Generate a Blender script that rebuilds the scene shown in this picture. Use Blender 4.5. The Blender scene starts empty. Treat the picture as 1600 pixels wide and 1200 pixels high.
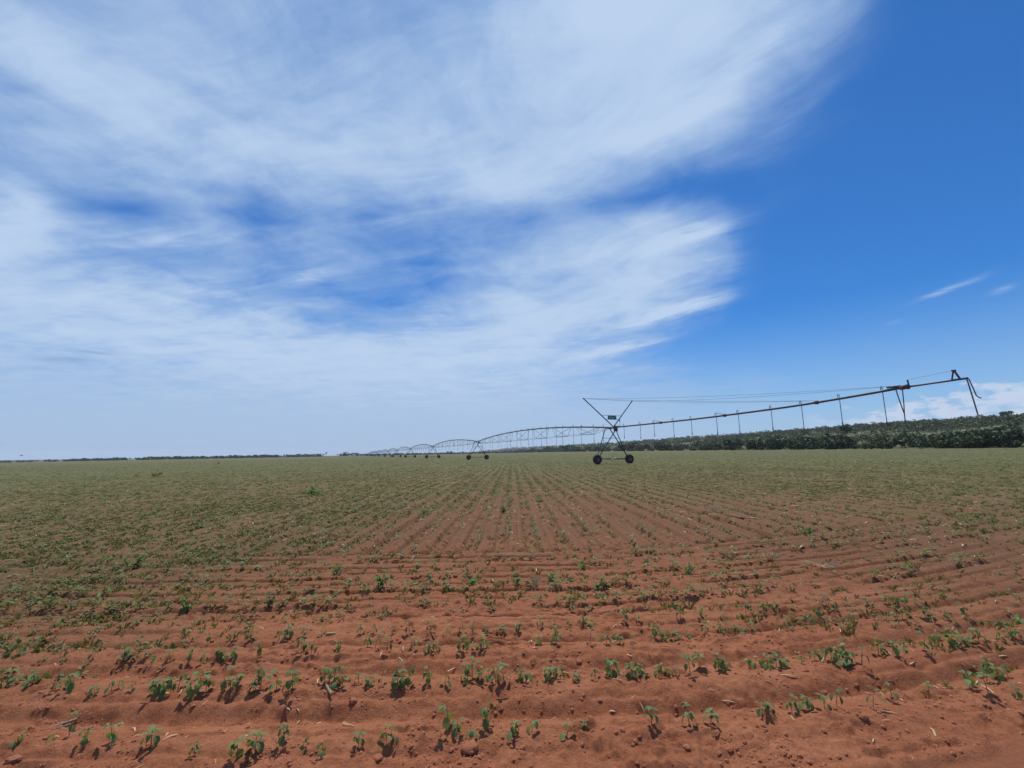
import bpy, math, random
import numpy as np
from mathutils import Matrix, Vector
random.seed(7); rng = np.random.default_rng(11)
C = bpy.context.scene.collection
SC = bpy.context.scene
R = math.radians

# ------------------------------------------------------------------ camera
EYE = 1.6; PITCH = R(8.9); ROLL = R(0.61)
cam = bpy.data.cameras.new('camera'); cam.lens = 15.3; cam.sensor_width = 36; cam.sensor_fit = 'HORIZONTAL'
cam.clip_start = 0.05; cam.clip_end = 20000
co = bpy.data.objects.new('camera', cam); C.objects.link(co); SC.camera = co
_r = Vector((math.cos(ROLL), math.sin(ROLL)*math.sin(PITCH), -math.sin(ROLL)*math.cos(PITCH)))
_u = Vector((math.sin(ROLL), -math.cos(ROLL)*math.sin(PITCH), math.cos(ROLL)*math.cos(PITCH)))
_f = Vector((0, math.cos(PITCH), math.sin(PITCH)))
m = Matrix((_r, _u, -_f)).transposed().to_4x4(); m.translation = (0, 0, EYE); co.matrix_world = m

# ------------------------------------------------------------------ light and exposure
SUN_EL = 68
SKY_STRENGTH = 0.10
SC.view_settings.view_transform = 'Standard'; SC.view_settings.look = 'None'
SC.view_settings.exposure = 0.0; SC.view_settings.gamma = 1.0; SC.view_settings.use_curve_mapping = False
sl = bpy.data.lights.new('sun', 'SUN'); sl.energy = 4.2; sl.angle = R(0.6); sl.color = (1.0, 0.95, 0.88)
so = bpy.data.objects.new('sun', sl); C.objects.link(so); so.rotation_euler = (-R(90-SUN_EL), 0, R(-3)); so.location = (0, 0, 60)

# ------------------------------------------------------------------ node helper
class NT:
    def __init__(s, tree): s.t = tree; s.L = tree.links
    def n(s, kind, **kw):
        nd = s.t.nodes.new(kind)
        for k, v in kw.items(): setattr(nd, k, v)
        return nd
    def put(s, sock, v):
        if hasattr(v, 'is_output'): s.L.new(v, sock)
        elif v is not None: sock.default_value = v
    def m(s, op, a, b=None, c=None, clamp=False):
        nd = s.n('ShaderNodeMath', operation=op); nd.use_clamp = clamp
        s.put(nd.inputs[0], a)
        if b is not None: s.put(nd.inputs[1], b)
        if c is not None: s.put(nd.inputs[2], c)
        return nd.outputs[0]
    def add(s, a, b): return s.m('ADD', a, b)
    def mul(s, a, b): return s.m('MULTIPLY', a, b)
    def rng(s, v, a, b, c=0.0, d=1.0, kind='SMOOTHSTEP'):
        nd = s.n('ShaderNodeMapRange', interpolation_type=kind)
        for i, x in enumerate((v, a, b, c, d)): s.put(nd.inputs[i], x)
        return nd.outputs[0]
    def mix(s, f, a, b, blend='MIX'):
        nd = s.n('ShaderNodeMix', data_type='RGBA', blend_type=blend)
        s.put(nd.inputs[0], f); s.put(nd.inputs[6], a); s.put(nd.inputs[7], b)
        return nd.outputs[2]
    def xyz(s, x, y, z=0.0):
        nd = s.n('ShaderNodeCombineXYZ')
        for i, v in enumerate((x, y, z)): s.put(nd.inputs[i], v)
        return nd.outputs[0]
    def noise(s, vec, scale, detail=4, rough=0.55, dist=0.0, off=None):
        nd = s.n('ShaderNodeTexNoise'); s.put(nd.inputs['Vector'], vec)
        nd.inputs['Scale'].default_value = scale; nd.inputs['Detail'].default_value = detail
        nd.inputs['Roughness'].default_value = rough; nd.inputs['Distortion'].default_value = dist
        return nd.outputs[0]
    def attr(s, name):
        nd = s.n('ShaderNodeAttribute'); nd.attribute_name = name; return nd.outputs['Fac']

# ------------------------------------------------------------------ sky: Nishita with a layer of cirrus
FE=[[-0.752,-0.752,-0.782,-0.791,-0.849,-0.884,-0.825,-0.741,-0.663,-0.648,-0.617,-0.646,-0.82,-0.878,-0.881,-0.875,-0.886,-0.908,-0.918,-0.921,-0.924,-0.927,-0.931],[0.016,-0.008,-0.147,-0.427,-0.634,-0.737,-0.554,-0.255,-0.127,-0.139,-0.182,-0.393,-0.331,-0.087,0.141,0.273,0.355,0.396,0.417,0.437,0.459,0.484,0.509],[-0.391,-0.364,-0.236,-0.183,-0.261,-0.315,0.121,0.518,0.651,0.54,0.482,0.092,-0.105,0.001,-0.017,-0.057,-0.034,0.04,0.031,0.012,-0.011,-0.044,-0.076],[0.603,0.553,0.138,-0.136,-0.148,-0.161,0.018,0.135,0.184,0.138,0.136,0.003,-0.181,-0.205,-0.205,-0.179,-0.164,-0.115,-0.095,-0.075,-0.039,0.022,0.081],[-0.055,-0.045,-0.009,0.117,0.134,0.157,0.196,0.238,0.177,0.015,-0.355,-0.526,-0.146,-0.188,-0.126,-0.049,-0.036,0.018,0.046,0.054,0.063,0.071,0.074],[0.081,0.104,0.094,0.172,-0.002,-0.162,-0.218,-0.044,0.105,0.178,-0.038,-0.336,0.061,0.279,0.28,0.059,0.05,0.006,-0.042,-0.086,-0.127,-0.168,-0.201],[-0.064,-0.056,0.068,0.172,0.284,-0.024,-0.145,-0.23,-0.044,0.243,0.181,-0.011,-0.257,-0.159,-0.026,-0.027,-0.015,-0.025,-0.022,0.003,0.03,0.069,0.104],[0.072,0.049,-0.119,-0.086,0.086,0.058,-0.001,0.041,-0.023,-0.038,0.09,-0.026,-0.078,-0.204,0.0,0.208,0.227,0.104,0.037,0.005,-0.044,-0.133,-0.205]]
FA=[[-0.825,-0.836,-0.852,-0.856,-0.832,-0.828,-0.816,-0.799,-0.792,-0.791,-0.781,-0.802,-0.835,-0.875,-0.914,-0.933,-0.954,-0.933,-0.9,-0.807,-0.699,-0.546,-0.457,-0.353,-0.216,-0.098,-0.053,-0.043,-0.041],[-0.245,-0.269,-0.251,-0.263,-0.258,-0.253,-0.261,-0.256,-0.243,-0.179,-0.115,-0.112,-0.129,-0.125,-0.121,-0.042,0.047,0.213,0.384,0.578,0.699,0.768,0.717,0.593,0.36,0.095,0.006,-0.004,-0.002],[0.103,0.121,0.159,0.123,0.015,0.028,-0.032,-0.173,-0.221,-0.333,-0.491,-0.425,-0.276,-0.102,0.071,0.198,0.322,0.408,0.451,0.32,0.074,-0.301,-0.272,-0.245,-0.222,-0.214,-0.191,-0.178,-0.17],[0.091,0.099,0.104,0.031,-0.006,0.004,-0.008,-0.057,-0.059,-0.105,-0.164,-0.136,-0.076,-0.029,0.015,0.034,0.051,0.088,0.072,0.006,-0.109,-0.183,-0.071,0.079,0.319,0.447,0.452,0.439,0.43],[-0.028,-0.034,0.015,-0.139,-0.262,-0.245,-0.248,-0.134,-0.128,-0.078,0.031,0.139,0.238,0.313,0.37,0.226,0.073,0.023,-0.004,-0.067,-0.105,-0.162,-0.038,0.066,0.103,0.011,-0.046,-0.058,-0.057],[0.008,-0.139,-0.21,-0.13,-0.173,-0.049,0.027,0.056,0.116,0.083,0.067,0.079,0.08,0.064,0.036,-0.034,-0.105,-0.022,0.138,0.239,0.255,-0.069,-0.202,-0.245,-0.263,0.001,0.134,0.151,0.141],[0.377,0.231,0.018,-0.147,-0.2,-0.024,0.054,-0.082,-0.01,0.055,0.066,0.045,0.024,-0.055,-0.139,-0.135,-0.133,0.003,0.06,0.102,-0.028,-0.077,-0.038,0.053,0.121,0.044,-0.057,-0.095,-0.102],[0.099,0.162,0.114,0.098,-0.005,-0.051,-0.057,-0.049,-0.077,-0.072,-0.065,-0.011,0.033,0.046,0.055,-0.028,-0.131,-0.106,-0.049,0.009,0.035,0.039,0.123,0.093,-0.225,-0.19,0.028,0.12,0.14]]
w = bpy.data.worlds.new('World'); SC.world = w; w.use_nodes = True
w.node_tree.nodes.clear(); T = NT(w.node_tree)
sky = T.n('ShaderNodeTexSky', sky_type='NISHITA'); sky.sun_disc = False
sky.sun_elevation = R(SUN_EL); sky.sun_rotation = R(3); sky.air_density = 1.0; sky.dust_density = 0.3; sky.ozone_density = 3.0
geo = T.n('ShaderNodeTexCoord'); dirv = geo.outputs['Generated']
sp = T.n('ShaderNodeSeparateXYZ'); T.L.new(dirv, sp.inputs[0]); dx, dy, dz = sp.outputs
az = T.mul(T.m('ARCTAN2', dx, dy), 180/math.pi); el = T.mul(T.m('ARCSINE', dz), 180/math.pi)
az01 = T.rng(az, -64, 64, 0, 1, 'LINEAR'); el01 = T.rng(el, -2, 62, 0, 1, 'LINEAR')
# gentle wind-drawn waviness of the layer's outline
zz = T.add(T.m('MAXIMUM', dz, 0.0), 0.06)
px_ = T.m('DIVIDE', dx, zz); py_ = T.m('DIVIDE', dy, zz)
wn = T.n('ShaderNodeTexNoise'); T.L.new(T.xyz(px_, py_, 0.0), wn.inputs['Vector'])
wn.inputs['Scale'].default_value = 0.9; wn.inputs['Detail'].default_value = 3
wsp = T.n('ShaderNodeSeparateColor'); T.L.new(wn.outputs['Color'], wsp.inputs[0])
wx = T.m('SUBTRACT', wsp.outputs[0], 0.5); wy = T.m('SUBTRACT', wsp.outputs[1], 0.5)
az01 = T.add(az01, T.mul(wx, 0.055)); el01 = T.add(el01, T.mul(wy, 0.055))
def curve(vals, x):
    lo, hi = min(vals), max(vals)
    nd = T.n('ShaderNodeFloatCurve'); c = nd.mapping.curves[0]; n = len(vals)
    c.points[0].location = (0, (vals[0]-lo)/(hi-lo)); c.points[1].location = (1, (vals[-1]-lo)/(hi-lo))
    for i in range(1, n-1): c.points.new(i/(n-1), (vals[i]-lo)/(hi-lo))
    nd.mapping.update(); T.put(nd.inputs['Value'], x)
    return T.m('MULTIPLY_ADD', nd.outputs[0], hi-lo, lo)
tot = None
for a, b in zip(FE, FA):
    p = T.mul(curve(a, el01), curve(b, az01)); tot = p if tot is None else T.add(tot, p)
puff = T.noise(T.xyz(T.add(px_, T.mul(wx, 0.5)), T.add(py_, T.mul(wy, 0.5)), 1.3), 3.4, 9, 0.62, 0.25)
def streaks(deg, seed):
    th = R(deg); X_ = T.add(px_, T.mul(wx, 0.55)); Y_ = T.add(py_, T.mul(wy, 0.55))
    s_ = T.add(T.mul(X_, math.cos(th)), T.mul(Y_, math.sin(th))); t_ = T.add(T.mul(X_, -math.sin(th)), T.mul(Y_, math.cos(th)))
    a = T.noise(T.xyz(T.mul(s_, 1.1), T.mul(t_, 3.4), seed), 1.0, 9, 0.60, 0.25)
    b = T.noise(T.xyz(T.mul(s_, 2.6), T.mul(t_, 17.0), seed+4), 1.0, 7, 0.66, 0.35)
    return a, b
a1, b1 = streaks(-13, 3.1); a2, b2 = streaks(-46, 8.7); side = T.rng(az, -12, 22)
def lerp(f, a, b): return T.add(a, T.mul(f, T.m('SUBTRACT', b, a)))
n1 = lerp(side, a1, a2); n2 = lerp(side, b1, b2); n3 = puff
gate = T.rng(tot, 0.02, 0.30)
elg = T.rng(el, 1.0, 12.0, 0.35, 1.0)
dn = T.add(T.add(T.mul(T.m('SUBTRACT', n1, 0.5), 0.58), T.mul(T.m('SUBTRACT', n2, 0.5), 0.27)), T.mul(T.m('SUBTRACT', n3, 0.5), 0.80))
tot = T.m('MULTIPLY_ADD', tot, 1.04, 0.02)
tot = T.m('MAXIMUM', tot, T.rng(az, 0, 15, 0.37, 0.0))
dens = T.add(tot, T.mul(T.mul(dn, gate), elg))
# thin separate wisps, each a soft streak of its own
def wisp(a0, e0, a1, e1, width, amp):
    ca, ce = (a0+a1)/2, (e0+e1)/2; L = math.hypot(a1-a0, e1-e0)/2; ux, uy = (a1-a0)/(2*L), (e1-e0)/(2*L)
    A = T.add(T.m('SUBTRACT', az, ca), T.mul(wx, 3.0)); E = T.add(T.m('SUBTRACT', el, ce), T.mul(wy, 3.0))
    q1 = T.m('DIVIDE', T.add(T.mul(A, ux), T.mul(E, uy)), L); q2 = T.m('DIVIDE', T.add(T.mul(A, -uy), T.mul(E, ux)), width)
    r2 = T.add(T.mul(q1, q1), T.mul(q2, q2))
    return T.mul(T.mul(T.m('EXPONENT', T.mul(r2, -1.0)), amp), T.add(-0.15, T.mul(n2, 2.3)))
WISPS = [(43.4, 14.2, 49.2, 15.5, 0.32, 0.5), (49.1, 13.4, 51.0, 13.6, 0.38, 0.5), (41.0, 12.2, 43.0, 12.5, 0.4, 0.28), (26.1, 7.7, 35.7, 8.6, 0.5, 0.14)]
EDGES = [(15.8, 16.1, 26.6, 18.1, 0.8, 0.55), (17.6, 25.2, 29.1, 26.2, 0.9, 0.45), (11.8, 36.4, 29.0, 37.8, 0.8, 0.3), (8.6, 12.0, 16.9, 14.0, 0.8, 0.3), (28.5, 39.7, 36.7, 41.8, 1.1, 0.25), (8.4, 49.0, 23.0, 47.8, 1.9, 0.2), (-30.2, 26.3, -38.3, 25.2, 0.9, -0.2), (7.5, 31.0, 26.6, 30.3, 1.1, -0.3), (-15.5, 23.9, -3.4, 24.9, 0.7, -0.2), (-48.4, 22.4, -40.5, 24.2, 0.8, -0.25), (-22.1, 27.5, -10.5, 29.9, 0.7, 0.3), (-36.3, 23.2, -44.1, 20.1, 1.1, 0.25), (-29.7, 19.8, -20.3, 23.0, 0.8, 0.25), (-51.8, 21.0, -48.7, 21.2, 2.1, 0.25), (-53.4, 32.4, -47.7, 33.5, 2.3, 0.15), (34.8, 33.7, 41.9, 36.1, 0.7, 0.12), (11.1, 13.2, 20.8, 14.0, 0.4, 0.25), (12.7, 10.2, 22.1, 10.5, 0.5, 0.2)]
for a in WISPS+EDGES: dens = T.add(dens, wisp(*a))
alpha = T.rng(dens, 0.02, 1.0, 0.0, 0.97)
# low heaped clouds over the far right horizon
cn = T.noise(T.xyz(T.mul(az, 0.42), T.mul(el, 0.8), 0.0), 1.0, 6, 0.6, 0.1)
top = T.rng(az, 24, 50, 1.6, 5.8, 'LINEAR')
cu = T.rng(T.add(T.mul(T.m('SUBTRACT', cn, 0.5), 9.0), T.m('SUBTRACT', top, el)), 0.0, 1.5)
cu = T.mul(cu, T.rng(az, 30, 42)); cu = T.mul(cu, T.rng(cn, 0.36, 0.54, 0.10, 0.9))
base = T.mix(1.0, sky.outputs[0], (0.24, 0.66, 1.12, 1), 'MULTIPLY')
base = T.mix(T.rng(el, 0, 17, 0.72, 0.0), base, (3.9, 5.6, 7.8, 1))
ccol = T.mix(T.rng(dens, 0.5, 1.15), (3.6, 5.2, 7.8, 1), (5.1, 6.5, 8.6, 1))
ccol = T.mix(T.rng(el, 0, 12, 1, 0), ccol, (4.2, 5.4, 7.4, 1))
colr = T.mix(alpha, base, ccol)
colr = T.mix(cu, colr, (5.7, 6.6, 8.3, 1))
# two small dark scraps low on the left
for a in [(-45.7, 10.1, -43.2, 10.1, 0.2, 1.0), (-48.2, 8.4, -44.3, 8.7, 0.28, 0.8)]:
    colr = T.mix(T.m('MINIMUM', T.m('MAXIMUM', wisp(*a), 0.0), 0.6), colr, (2.8, 3.9, 6.0, 1))
bg = T.n('ShaderNodeBackground'); bg.inputs[1].default_value = SKY_STRENGTH; T.L.new(colr, bg.inputs[0])
wo = T.n('ShaderNodeOutputWorld'); T.L.new(bg.outputs[0], wo.inputs[0])

# ------------------------------------------------------------------ tagging, meshes, noise
def tag(o, label=None, cat=None, group=None, kind=None):
    if label: o['label'] = label
    if cat: o['category'] = cat
    if group: o['group'] = group
    if kind: o['kind'] = kind
    return o
def empty(name, loc=(0, 0, 0), rz=0.0, scale=1.0):
    o = bpy.data.objects.new(name, None); C.objects.link(o); o.location = loc; o.rotation_euler = (0, 0, rz); o.scale = (scale,)*3
    o.empty_display_size = 0.1; return o
def mesh_np(name, V, F, mat, smooth=False, attrs=None):
    me = bpy.data.meshes.new(name); V = np.asarray(V, np.float32); F = np.asarray(F, np.int32); k = F.shape[1]
    me.vertices.add(len(V)); me.vertices.foreach_set('co', V.ravel())
    me.loops.add(F.size); me.loops.foreach_set('vertex_index', F.ravel())
    me.polygons.add(len(F)); me.polygons.foreach_set('loop_start', np.arange(0, F.size, k, dtype=np.int32))
    me.polygons.foreach_set('use_smooth', np.full(len(F), smooth, dtype=bool))
    for an, av in (attrs or {}).items():
        a = me.attributes.new(an, 'FLOAT', 'POINT'); a.data.foreach_set('value', np.asarray(av, np.float32))
    me.update(calc_edges=True); me.validate(); me.materials.append(mat); return me
def link(name, me, parent=None, loc=(0, 0, 0)):
    o = bpy.data.objects.new(name, me); C.objects.link(o); o.location = loc
    if parent is not None: o.parent = parent
    return o
def hsh(i, j, seed):
    h = (i.astype(np.int64)*374761393 + j.astype(np.int64)*668265263 + seed*1442695041) & 0xffffffff
    h = ((h ^ (h >> 13))*1274126177) & 0xffffffff
    return ((h ^ (h >> 16)) & 0xffff)/65535.0
def vn(x, y, seed=0):
    i = np.floor(x); j = np.floor(y); fx = x-i; fy = y-j; fx = fx*fx*(3-2*fx); fy = fy*fy*(3-2*fy)
    i = i.astype(np.int64); j = j.astype(np.int64)
    a = hsh(i, j, seed); b = hsh(i+1, j, seed); c = hsh(i, j+1, seed); d = hsh(i+1, j+1, seed)
    return (a+(b-a)*fx)*(1-fy)+(c+(d-c)*fx)*fy
def fbm(x, y, seed=0, o=4, g=0.5):
    t = 0; a = 1.0; n = 0
    for k in range(o): t = t+a*vn(x*2**k+17.3*k, y*2**k-9.1*k, seed+k); n += a; a *= g
    return t/n
def sst(v, a, b):
    t = np.clip((v-a)/(b-a), 0, 1); return t*t*(3-2*t)

# ------------------------------------------------------------------ the lie of the land
def ridge_x(y): return 590-0.00004*np.clip(y, 0, 4000)**2
def headland(x, y):
    c = np.where(x > 0, 0.034*x*x, 0.004*x*x); c = np.where(x > 6, 0.034*36+0.40*(x-6), c)
    return y-c
def land(x, y):
    """broad relief: a gently tilted field, and a scrub-covered valley side along its right"""
    z = 0.0083*np.clip(x, -2200, 150)
    t = x-(ridge_x(y)-430)
    up = np.clip(t, 0, 430)/430
    h = 35.5*up**0.95-0.02*np.clip(t-430, 0, 900)
    h = h+up*3.0*(fbm(x/70, y/70, 5, 3)-0.5)*2
    return z+h*sst(t, -5, 30)
def cover(x, y):
    """how much of the soil is hidden by low weeds (0..1)"""
    r = np.hypot(x, y); u = x/np.maximum(y, 0.5)
    th = np.interp(u, [-1.3, -0.7, -0.42, -0.22, 0.05, 0.25, 0.5, 0.9, 1.4], [5.8, 6.4, 8.5, 13, 17, 16, 13, 12, 11])
    n = fbm(x/2.2, y/2.2, 31, 4)-0.5
    n2 = fbm(x/9.0, y/9.0, 77, 3)-0.5
    return np.clip(sst(r*(1+0.5*n+0.7*n2), th*0.62, th*1.6), 0, 1)
def relief(x, y):
    """furrows, crusted soil and clods of the near field"""
    q = headland(x, y)
    r = np.hypot(x, y); fade = 1/(1+(r/34)**2)
    inhead = 1-sst(q, 7.35, 7.75); wob = 0.08*(fbm(x/2.4, y/0.8, 3, 3)-0.5)
    qq = q+wob
    # crop ridges of the headland, about 0.55 m apart, with sharper wheel and tine marks between
    ln_ = (qq/0.185+0.6*fbm(x/3.0, y*0+2, 7, 2)) % 1.0
    comb = -0.034*np.exp(-((ln_-0.5)/0.12)**2)*(0.45+0.9*sst(q, 4.0, 5.0))*sst(fbm(x/0.9, qq*3, 11, 3), 0.30, 0.55)
    rid = comb+0.016*np.cos(2*np.pi*(qq-2.74)/0.555)
    furrow = -0.045*np.exp(-((qq-3.06)/0.07)**2)-0.03*np.exp(-((qq-3.62)/0.06)**2)-0.035*np.exp(-((qq-4.08)/0.05)**2)-0.03*np.exp(-((qq-5.1)/0.05)**2)-0.035*np.exp(-((qq-6.2)/0.05)**2)-0.05*np.exp(-((qq-7.5)/0.07)**2)
    hz = rid*(0.8+0.5*fbm(x/1.6, y/0.5, 9, 3))+furrow*1.5*(0.65+0.6*fbm(x/1.5, y/0.4, 12, 2))
    p = x+0.03*(fbm(y/3, x*0.3, 8, 2)-0.5)
    e_ = r*np.abs(x)/1300.0                                     # keep furrows only where the sheet is fine enough to carry them
    mz = 0.034*np.cos(2*np.pi*(p-0.1)/0.54)*(1-sst(e_, 0.10, 0.20))
    mz = mz-0.040*np.exp(-((((p/0.18+0.3*fbm(x/2, y/5, 14, 2)) % 1.0)-0.5)/0.16)**2)*(1-sst(e_, 0.03, 0.07))
    mz = mz*(0.45+1.1*fbm(x/0.9, y/2.5, 17, 3))
    mz = mz-0.10*(np.exp(-((p-6.3)/0.09)**2)+np.exp(-((p-4.7)/0.08)**2))*0.8
    for pp in (-4.2, -2.4, 9.2, 11.0): mz = mz-0.05*np.exp(-((p-pp)/0.07)**2)
    z = inhead*hz+(1-inhead)*mz*(0.7+0.6*fbm(x/2, y/2, 15, 2))
    soft = sst(q, 2.15, 2.6)                                   # the smooth wheel path beside the camera
    near = 1/(1+(r/9)**2)
    lump = 0.030*(fbm(x/0.32, y/0.22, 21, 4, 0.55)-0.5)+0.034*(fbm(x/0.7, y/0.45, 61, 3)-0.5)+0.034*(fbm(x/0.10, y/0.075, 63, 3, 0.6)-0.5)
    c1 = vn(x/0.075, y/0.062, 40); c2 = vn(x/0.033+5, y/0.03, 41)
    patch = sst(fbm(x/0.5, y/0.35, 50, 3), 0.42, 0.62)
    clod = 0.055*np.clip(c1-0.62, 0, 1)*patch*2+0.022*np.clip(c2-0.5, 0, 1)*(0.35+patch)
    hollow = -0.055*np.clip(vn(x/0.12+3, y/0.10, 44)-0.66, 0, 1)*2*sst(fbm(x/0.8, y/0.5, 52, 2), 0.35, 0.55)
    z = z*(0.35+0.65*soft)*fade*1.1+(lump*(0.3+0.7*soft)+(clod+hollow)*(0.15+0.85*soft))*near
    pk = packed(x, y)
    return z*(1-0.95*pk)-0.03*pk
def packed(x, y):
    """the smooth wheel path at the field edge, lower right of the camera"""
    e = np.interp(x, [-9, -2.3, 0.9, 1.35, 1.6, 2.0, 2.45, 3.2, 5, 9], [2.1, 2.1, 2.2, 2.38, 2.44, 2.52, 2.60, 2.85, 3.9, 6.2])
    return sst(e-y+0.10*(fbm(x/0.5, y/0.5, 70, 3)-0.5), -0.03, 0.05)
def ground_z(x, y):
    x = np.asarray(x, float); y = np.asarray(y, float); return land(x, y)+relief(x, y)
def gz(x, y): return float(ground_z(np.array([x]), np.array([y]))[0])

# ------------------------------------------------------------------ materials
def new_mat(name):
    mt = bpy.data.materials.new(name); mt.use_nodes = True; mt.node_tree.nodes.clear(); return mt, NT(mt.node_tree)
def finish(t, sh):
    o = t.n('ShaderNodeOutputMaterial'); t.L.new(sh, o.inputs[0])
def soil_material():
    mt, t = new_mat('soil'); g = t.n('ShaderNodeNewGeometry'); P = g.outputs['Position']
    s = t.n('ShaderNodeSeparateXYZ'); t.L.new(P, s.inputs[0])
    big = t.noise(P, 0.9, 5, 0.6); mid = t.noise(P, 7.0, 6, 0.65); fine = t.noise(P, 60.0, 5, 0.7)
    c = t.mix(t.rng(big, 0.3, 0.7), (0.285, 0.104, 0.049, 1), (0.355, 0.140, 0.070, 1))
    c = t.mix(t.rng(mid, 0.36, 0.66, 0, 0.55), c, (0.195, 0.060, 0.027, 1))
    c = t.mix(t.rng(fine, 0.42, 0.72, 0, 0.55), c, (0.43, 0.175, 0.085, 1))
    speck = t.noise(P, 34.0, 7, 0.75)
    c = t.mix(t.rng(speck, 0.56, 0.68, 0, 0.45), c, (0.130, 0.038, 0.017, 1))
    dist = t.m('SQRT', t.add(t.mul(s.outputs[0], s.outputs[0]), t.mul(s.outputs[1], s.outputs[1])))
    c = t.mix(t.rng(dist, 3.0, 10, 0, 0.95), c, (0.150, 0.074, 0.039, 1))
    c = t.mix(t.mul(t.attr('packed'), 0.55), c, (0.215, 0.080, 0.040, 1))
    # weedy cover growing on the field: olive, with straw-coloured and bare patches
    cv = t.attr('cover')
    wn_ = t.noise(t.xyz(t.mul(s.outputs[0], 0.60), t.mul(s.outputs[1], 0.07)), 1.0, 8, 0.68)
    wv = t.mix(t.rng(wn_, 0.35, 0.65), (0.082, 0.086, 0.034, 1), (0.125, 0.118, 0.050, 1))
    fn = t.noise(P, 9.0, 4, 0.7)
    bare = t.mix(t.rng(fn, 0.38, 0.58, 0.15, 0.85), c, wv)
    c = t.mix(t.m('MULTIPLY', cv, t.rng(dist, 6, 36, 0.6, 1.0)), c, t.mix(t.rng(dist, 15, 70), bare, wv))
    hl = t.attr('hill')
    hn = t.noise(P, 0.03, 6, 0.6); hn2 = t.noise(P, 0.25, 4, 0.6)
    hc = t.mix(t.rng(hn, 0.42, 0.6), (0.060, 0.075, 0.032, 1), (0.125, 0.135, 0.062, 1))
    hc = t.mix(t.rng(hn2, 0.5, 0.66, 0, 0.7), hc, (0.025, 0.038, 0.020, 1))
    c = t.mix(hl, c, hc)
    b = t.n('ShaderNodeBsdfPrincipled'); t.put(b.inputs['Base Color'], c); b.inputs['Roughness'].default_value = 0.95
    b.inputs['Specular IOR Level'].default_value = 0.15
    bp = t.n('ShaderNodeBump'); bp.inputs['Strength'].default_value = 0.9; bp.inputs['Distance'].default_value = 0.020
    t.L.new(t.add(t.mul(t.noise(P, 26, 8, 0.78), 1.0), t.mul(t.noise(P, 110, 4, 0.7), 0.5)), bp.inputs['Height'])
    t.L.new(bp.outputs[0], b.inputs['Normal']); finish(t, b.outputs[0]); return mt
def leaf_material(name, c1, c2, c3, trans=0.35, rough=0.6, glow=(1.3, 1.4, 0.6, 1)):
    mt, t = new_mat(name); ti = t.attr('tint')
    oi = t.n('ShaderNodeObjectInfo')
    v = t.m('FRACT', t.add(ti, t.mul(oi.outputs['Random'], 0.6)))
    c = t.mix(t.rng(v, 0.0, 0.55), c1, c2); c = t.mix(t.rng(v, 0.6, 1.0), c, c3)
    g = t.n('ShaderNodeNewGeometry')
    c = t.mix(t.rng(t.noise(g.outputs['Position'], 25, 3), 0.35, 0.7, 0, 0.35), c, c1)
    b = t.n('ShaderNodeBsdfPrincipled'); t.put(b.inputs['Base Color'], c); b.inputs['Roughness'].default_value = rough
    b.inputs['Specular IOR Level'].default_value = 0.3
    tr = t.n('ShaderNodeBsdfTranslucent'); t.put(tr.inputs[0], t.mix(1.0, c, glow, 'MULTIPLY'))
    ms = t.n('ShaderNodeMixShader'); ms.inputs[0].default_value = trans
    t.L.new(b.outputs[0], ms.inputs[1]); t.L.new(tr.outputs[0], ms.inputs[2]); finish(t, ms.outputs[0]); return mt
def plain_material(name, c1, c2, scale=4.0, rough=0.7, metal=0.0, bump=0.0):
    mt, t = new_mat(name); tc = t.n('ShaderNodeTexCoord'); P = tc.outputs['Object']
    n = t.noise(P, scale, 6, 0.65)
    b = t.n('ShaderNodeBsdfPrincipled'); t.put(b.inputs['Base Color'], t.mix(t.rng(n, 0.35, 0.68), c1, c2))
    b.inputs['Roughness'].default_value = rough; b.inputs['Metallic'].default_value = metal
    if bump:
        bp = t.n('ShaderNodeBump'); bp.inputs['Strength'].default_value = bump; bp.inputs['Distance'].default_value = 0.01
        t.L.new(t.noise(P, scale*6, 5, 0.6), bp.inputs['Height']); t.L.new(bp.outputs[0], b.inputs['Normal'])
    finish(t, b.outputs[0]); return mt
M = {}
M['soil'] = soil_material()
M['seedling'] = leaf_material('seedling_leaf', (0.080, 0.130, 0.038, 1), (0.115, 0.180, 0.062, 1), (0.170, 0.225, 0.080, 1), 0.35)
M['crop'] = leaf_material('crop_leaf', (0.090, 0.135, 0.036, 1), (0.125, 0.175, 0.052, 1), (0.175, 0.215, 0.070, 1), 0.35)
M['weed'] = leaf_material('weed_leaf', (0.105, 0.120, 0.035, 1), (0.145, 0.152, 0.051, 1), (0.240, 0.200, 0.090, 1), 0.35)
M['bright_weed'] = leaf_material('bright_weed_leaf', (0.060, 0.150, 0.030, 1), (0.085, 0.200, 0.045, 1), (0.12, 0.23, 0.06, 1), 0.35)
M['stem'] = plain_material('green_stem', (0.10, 0.12, 0.05, 1), (0.16, 0.10, 0.06, 1), 30)
M['straw'] = leaf_material('straw', (0.42, 0.29, 0.16, 1), (0.54, 0.40, 0.24, 1), (0.68, 0.54, 0.38, 1), 0.25, 0.8, (1.1, 0.95, 0.8, 1))
M['clod'] = plain_material('soil_clod', (0.25, 0.083, 0.038, 1), (0.33, 0.12, 0.057, 1), 22, 0.95, 0, 0.6)
M['wood'] = plain_material('dry_stalk', (0.20, 0.12, 0.08, 1), (0.36, 0.25, 0.16, 1), 40, 0.9, 0, 0.4)
M['bush'] = leaf_material('bush_leaf', (0.022, 0.036, 0.018, 1), (0.040, 0.060, 0.026, 1), (0.075, 0.095, 0.042, 1), 0.15)
M['wood_leaf'] = leaf_material('woodland_leaf', (0.026, 0.038, 0.018, 1), (0.062, 0.078, 0.034, 1), (0.150, 0.158, 0.078, 1), 0.15)
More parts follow.
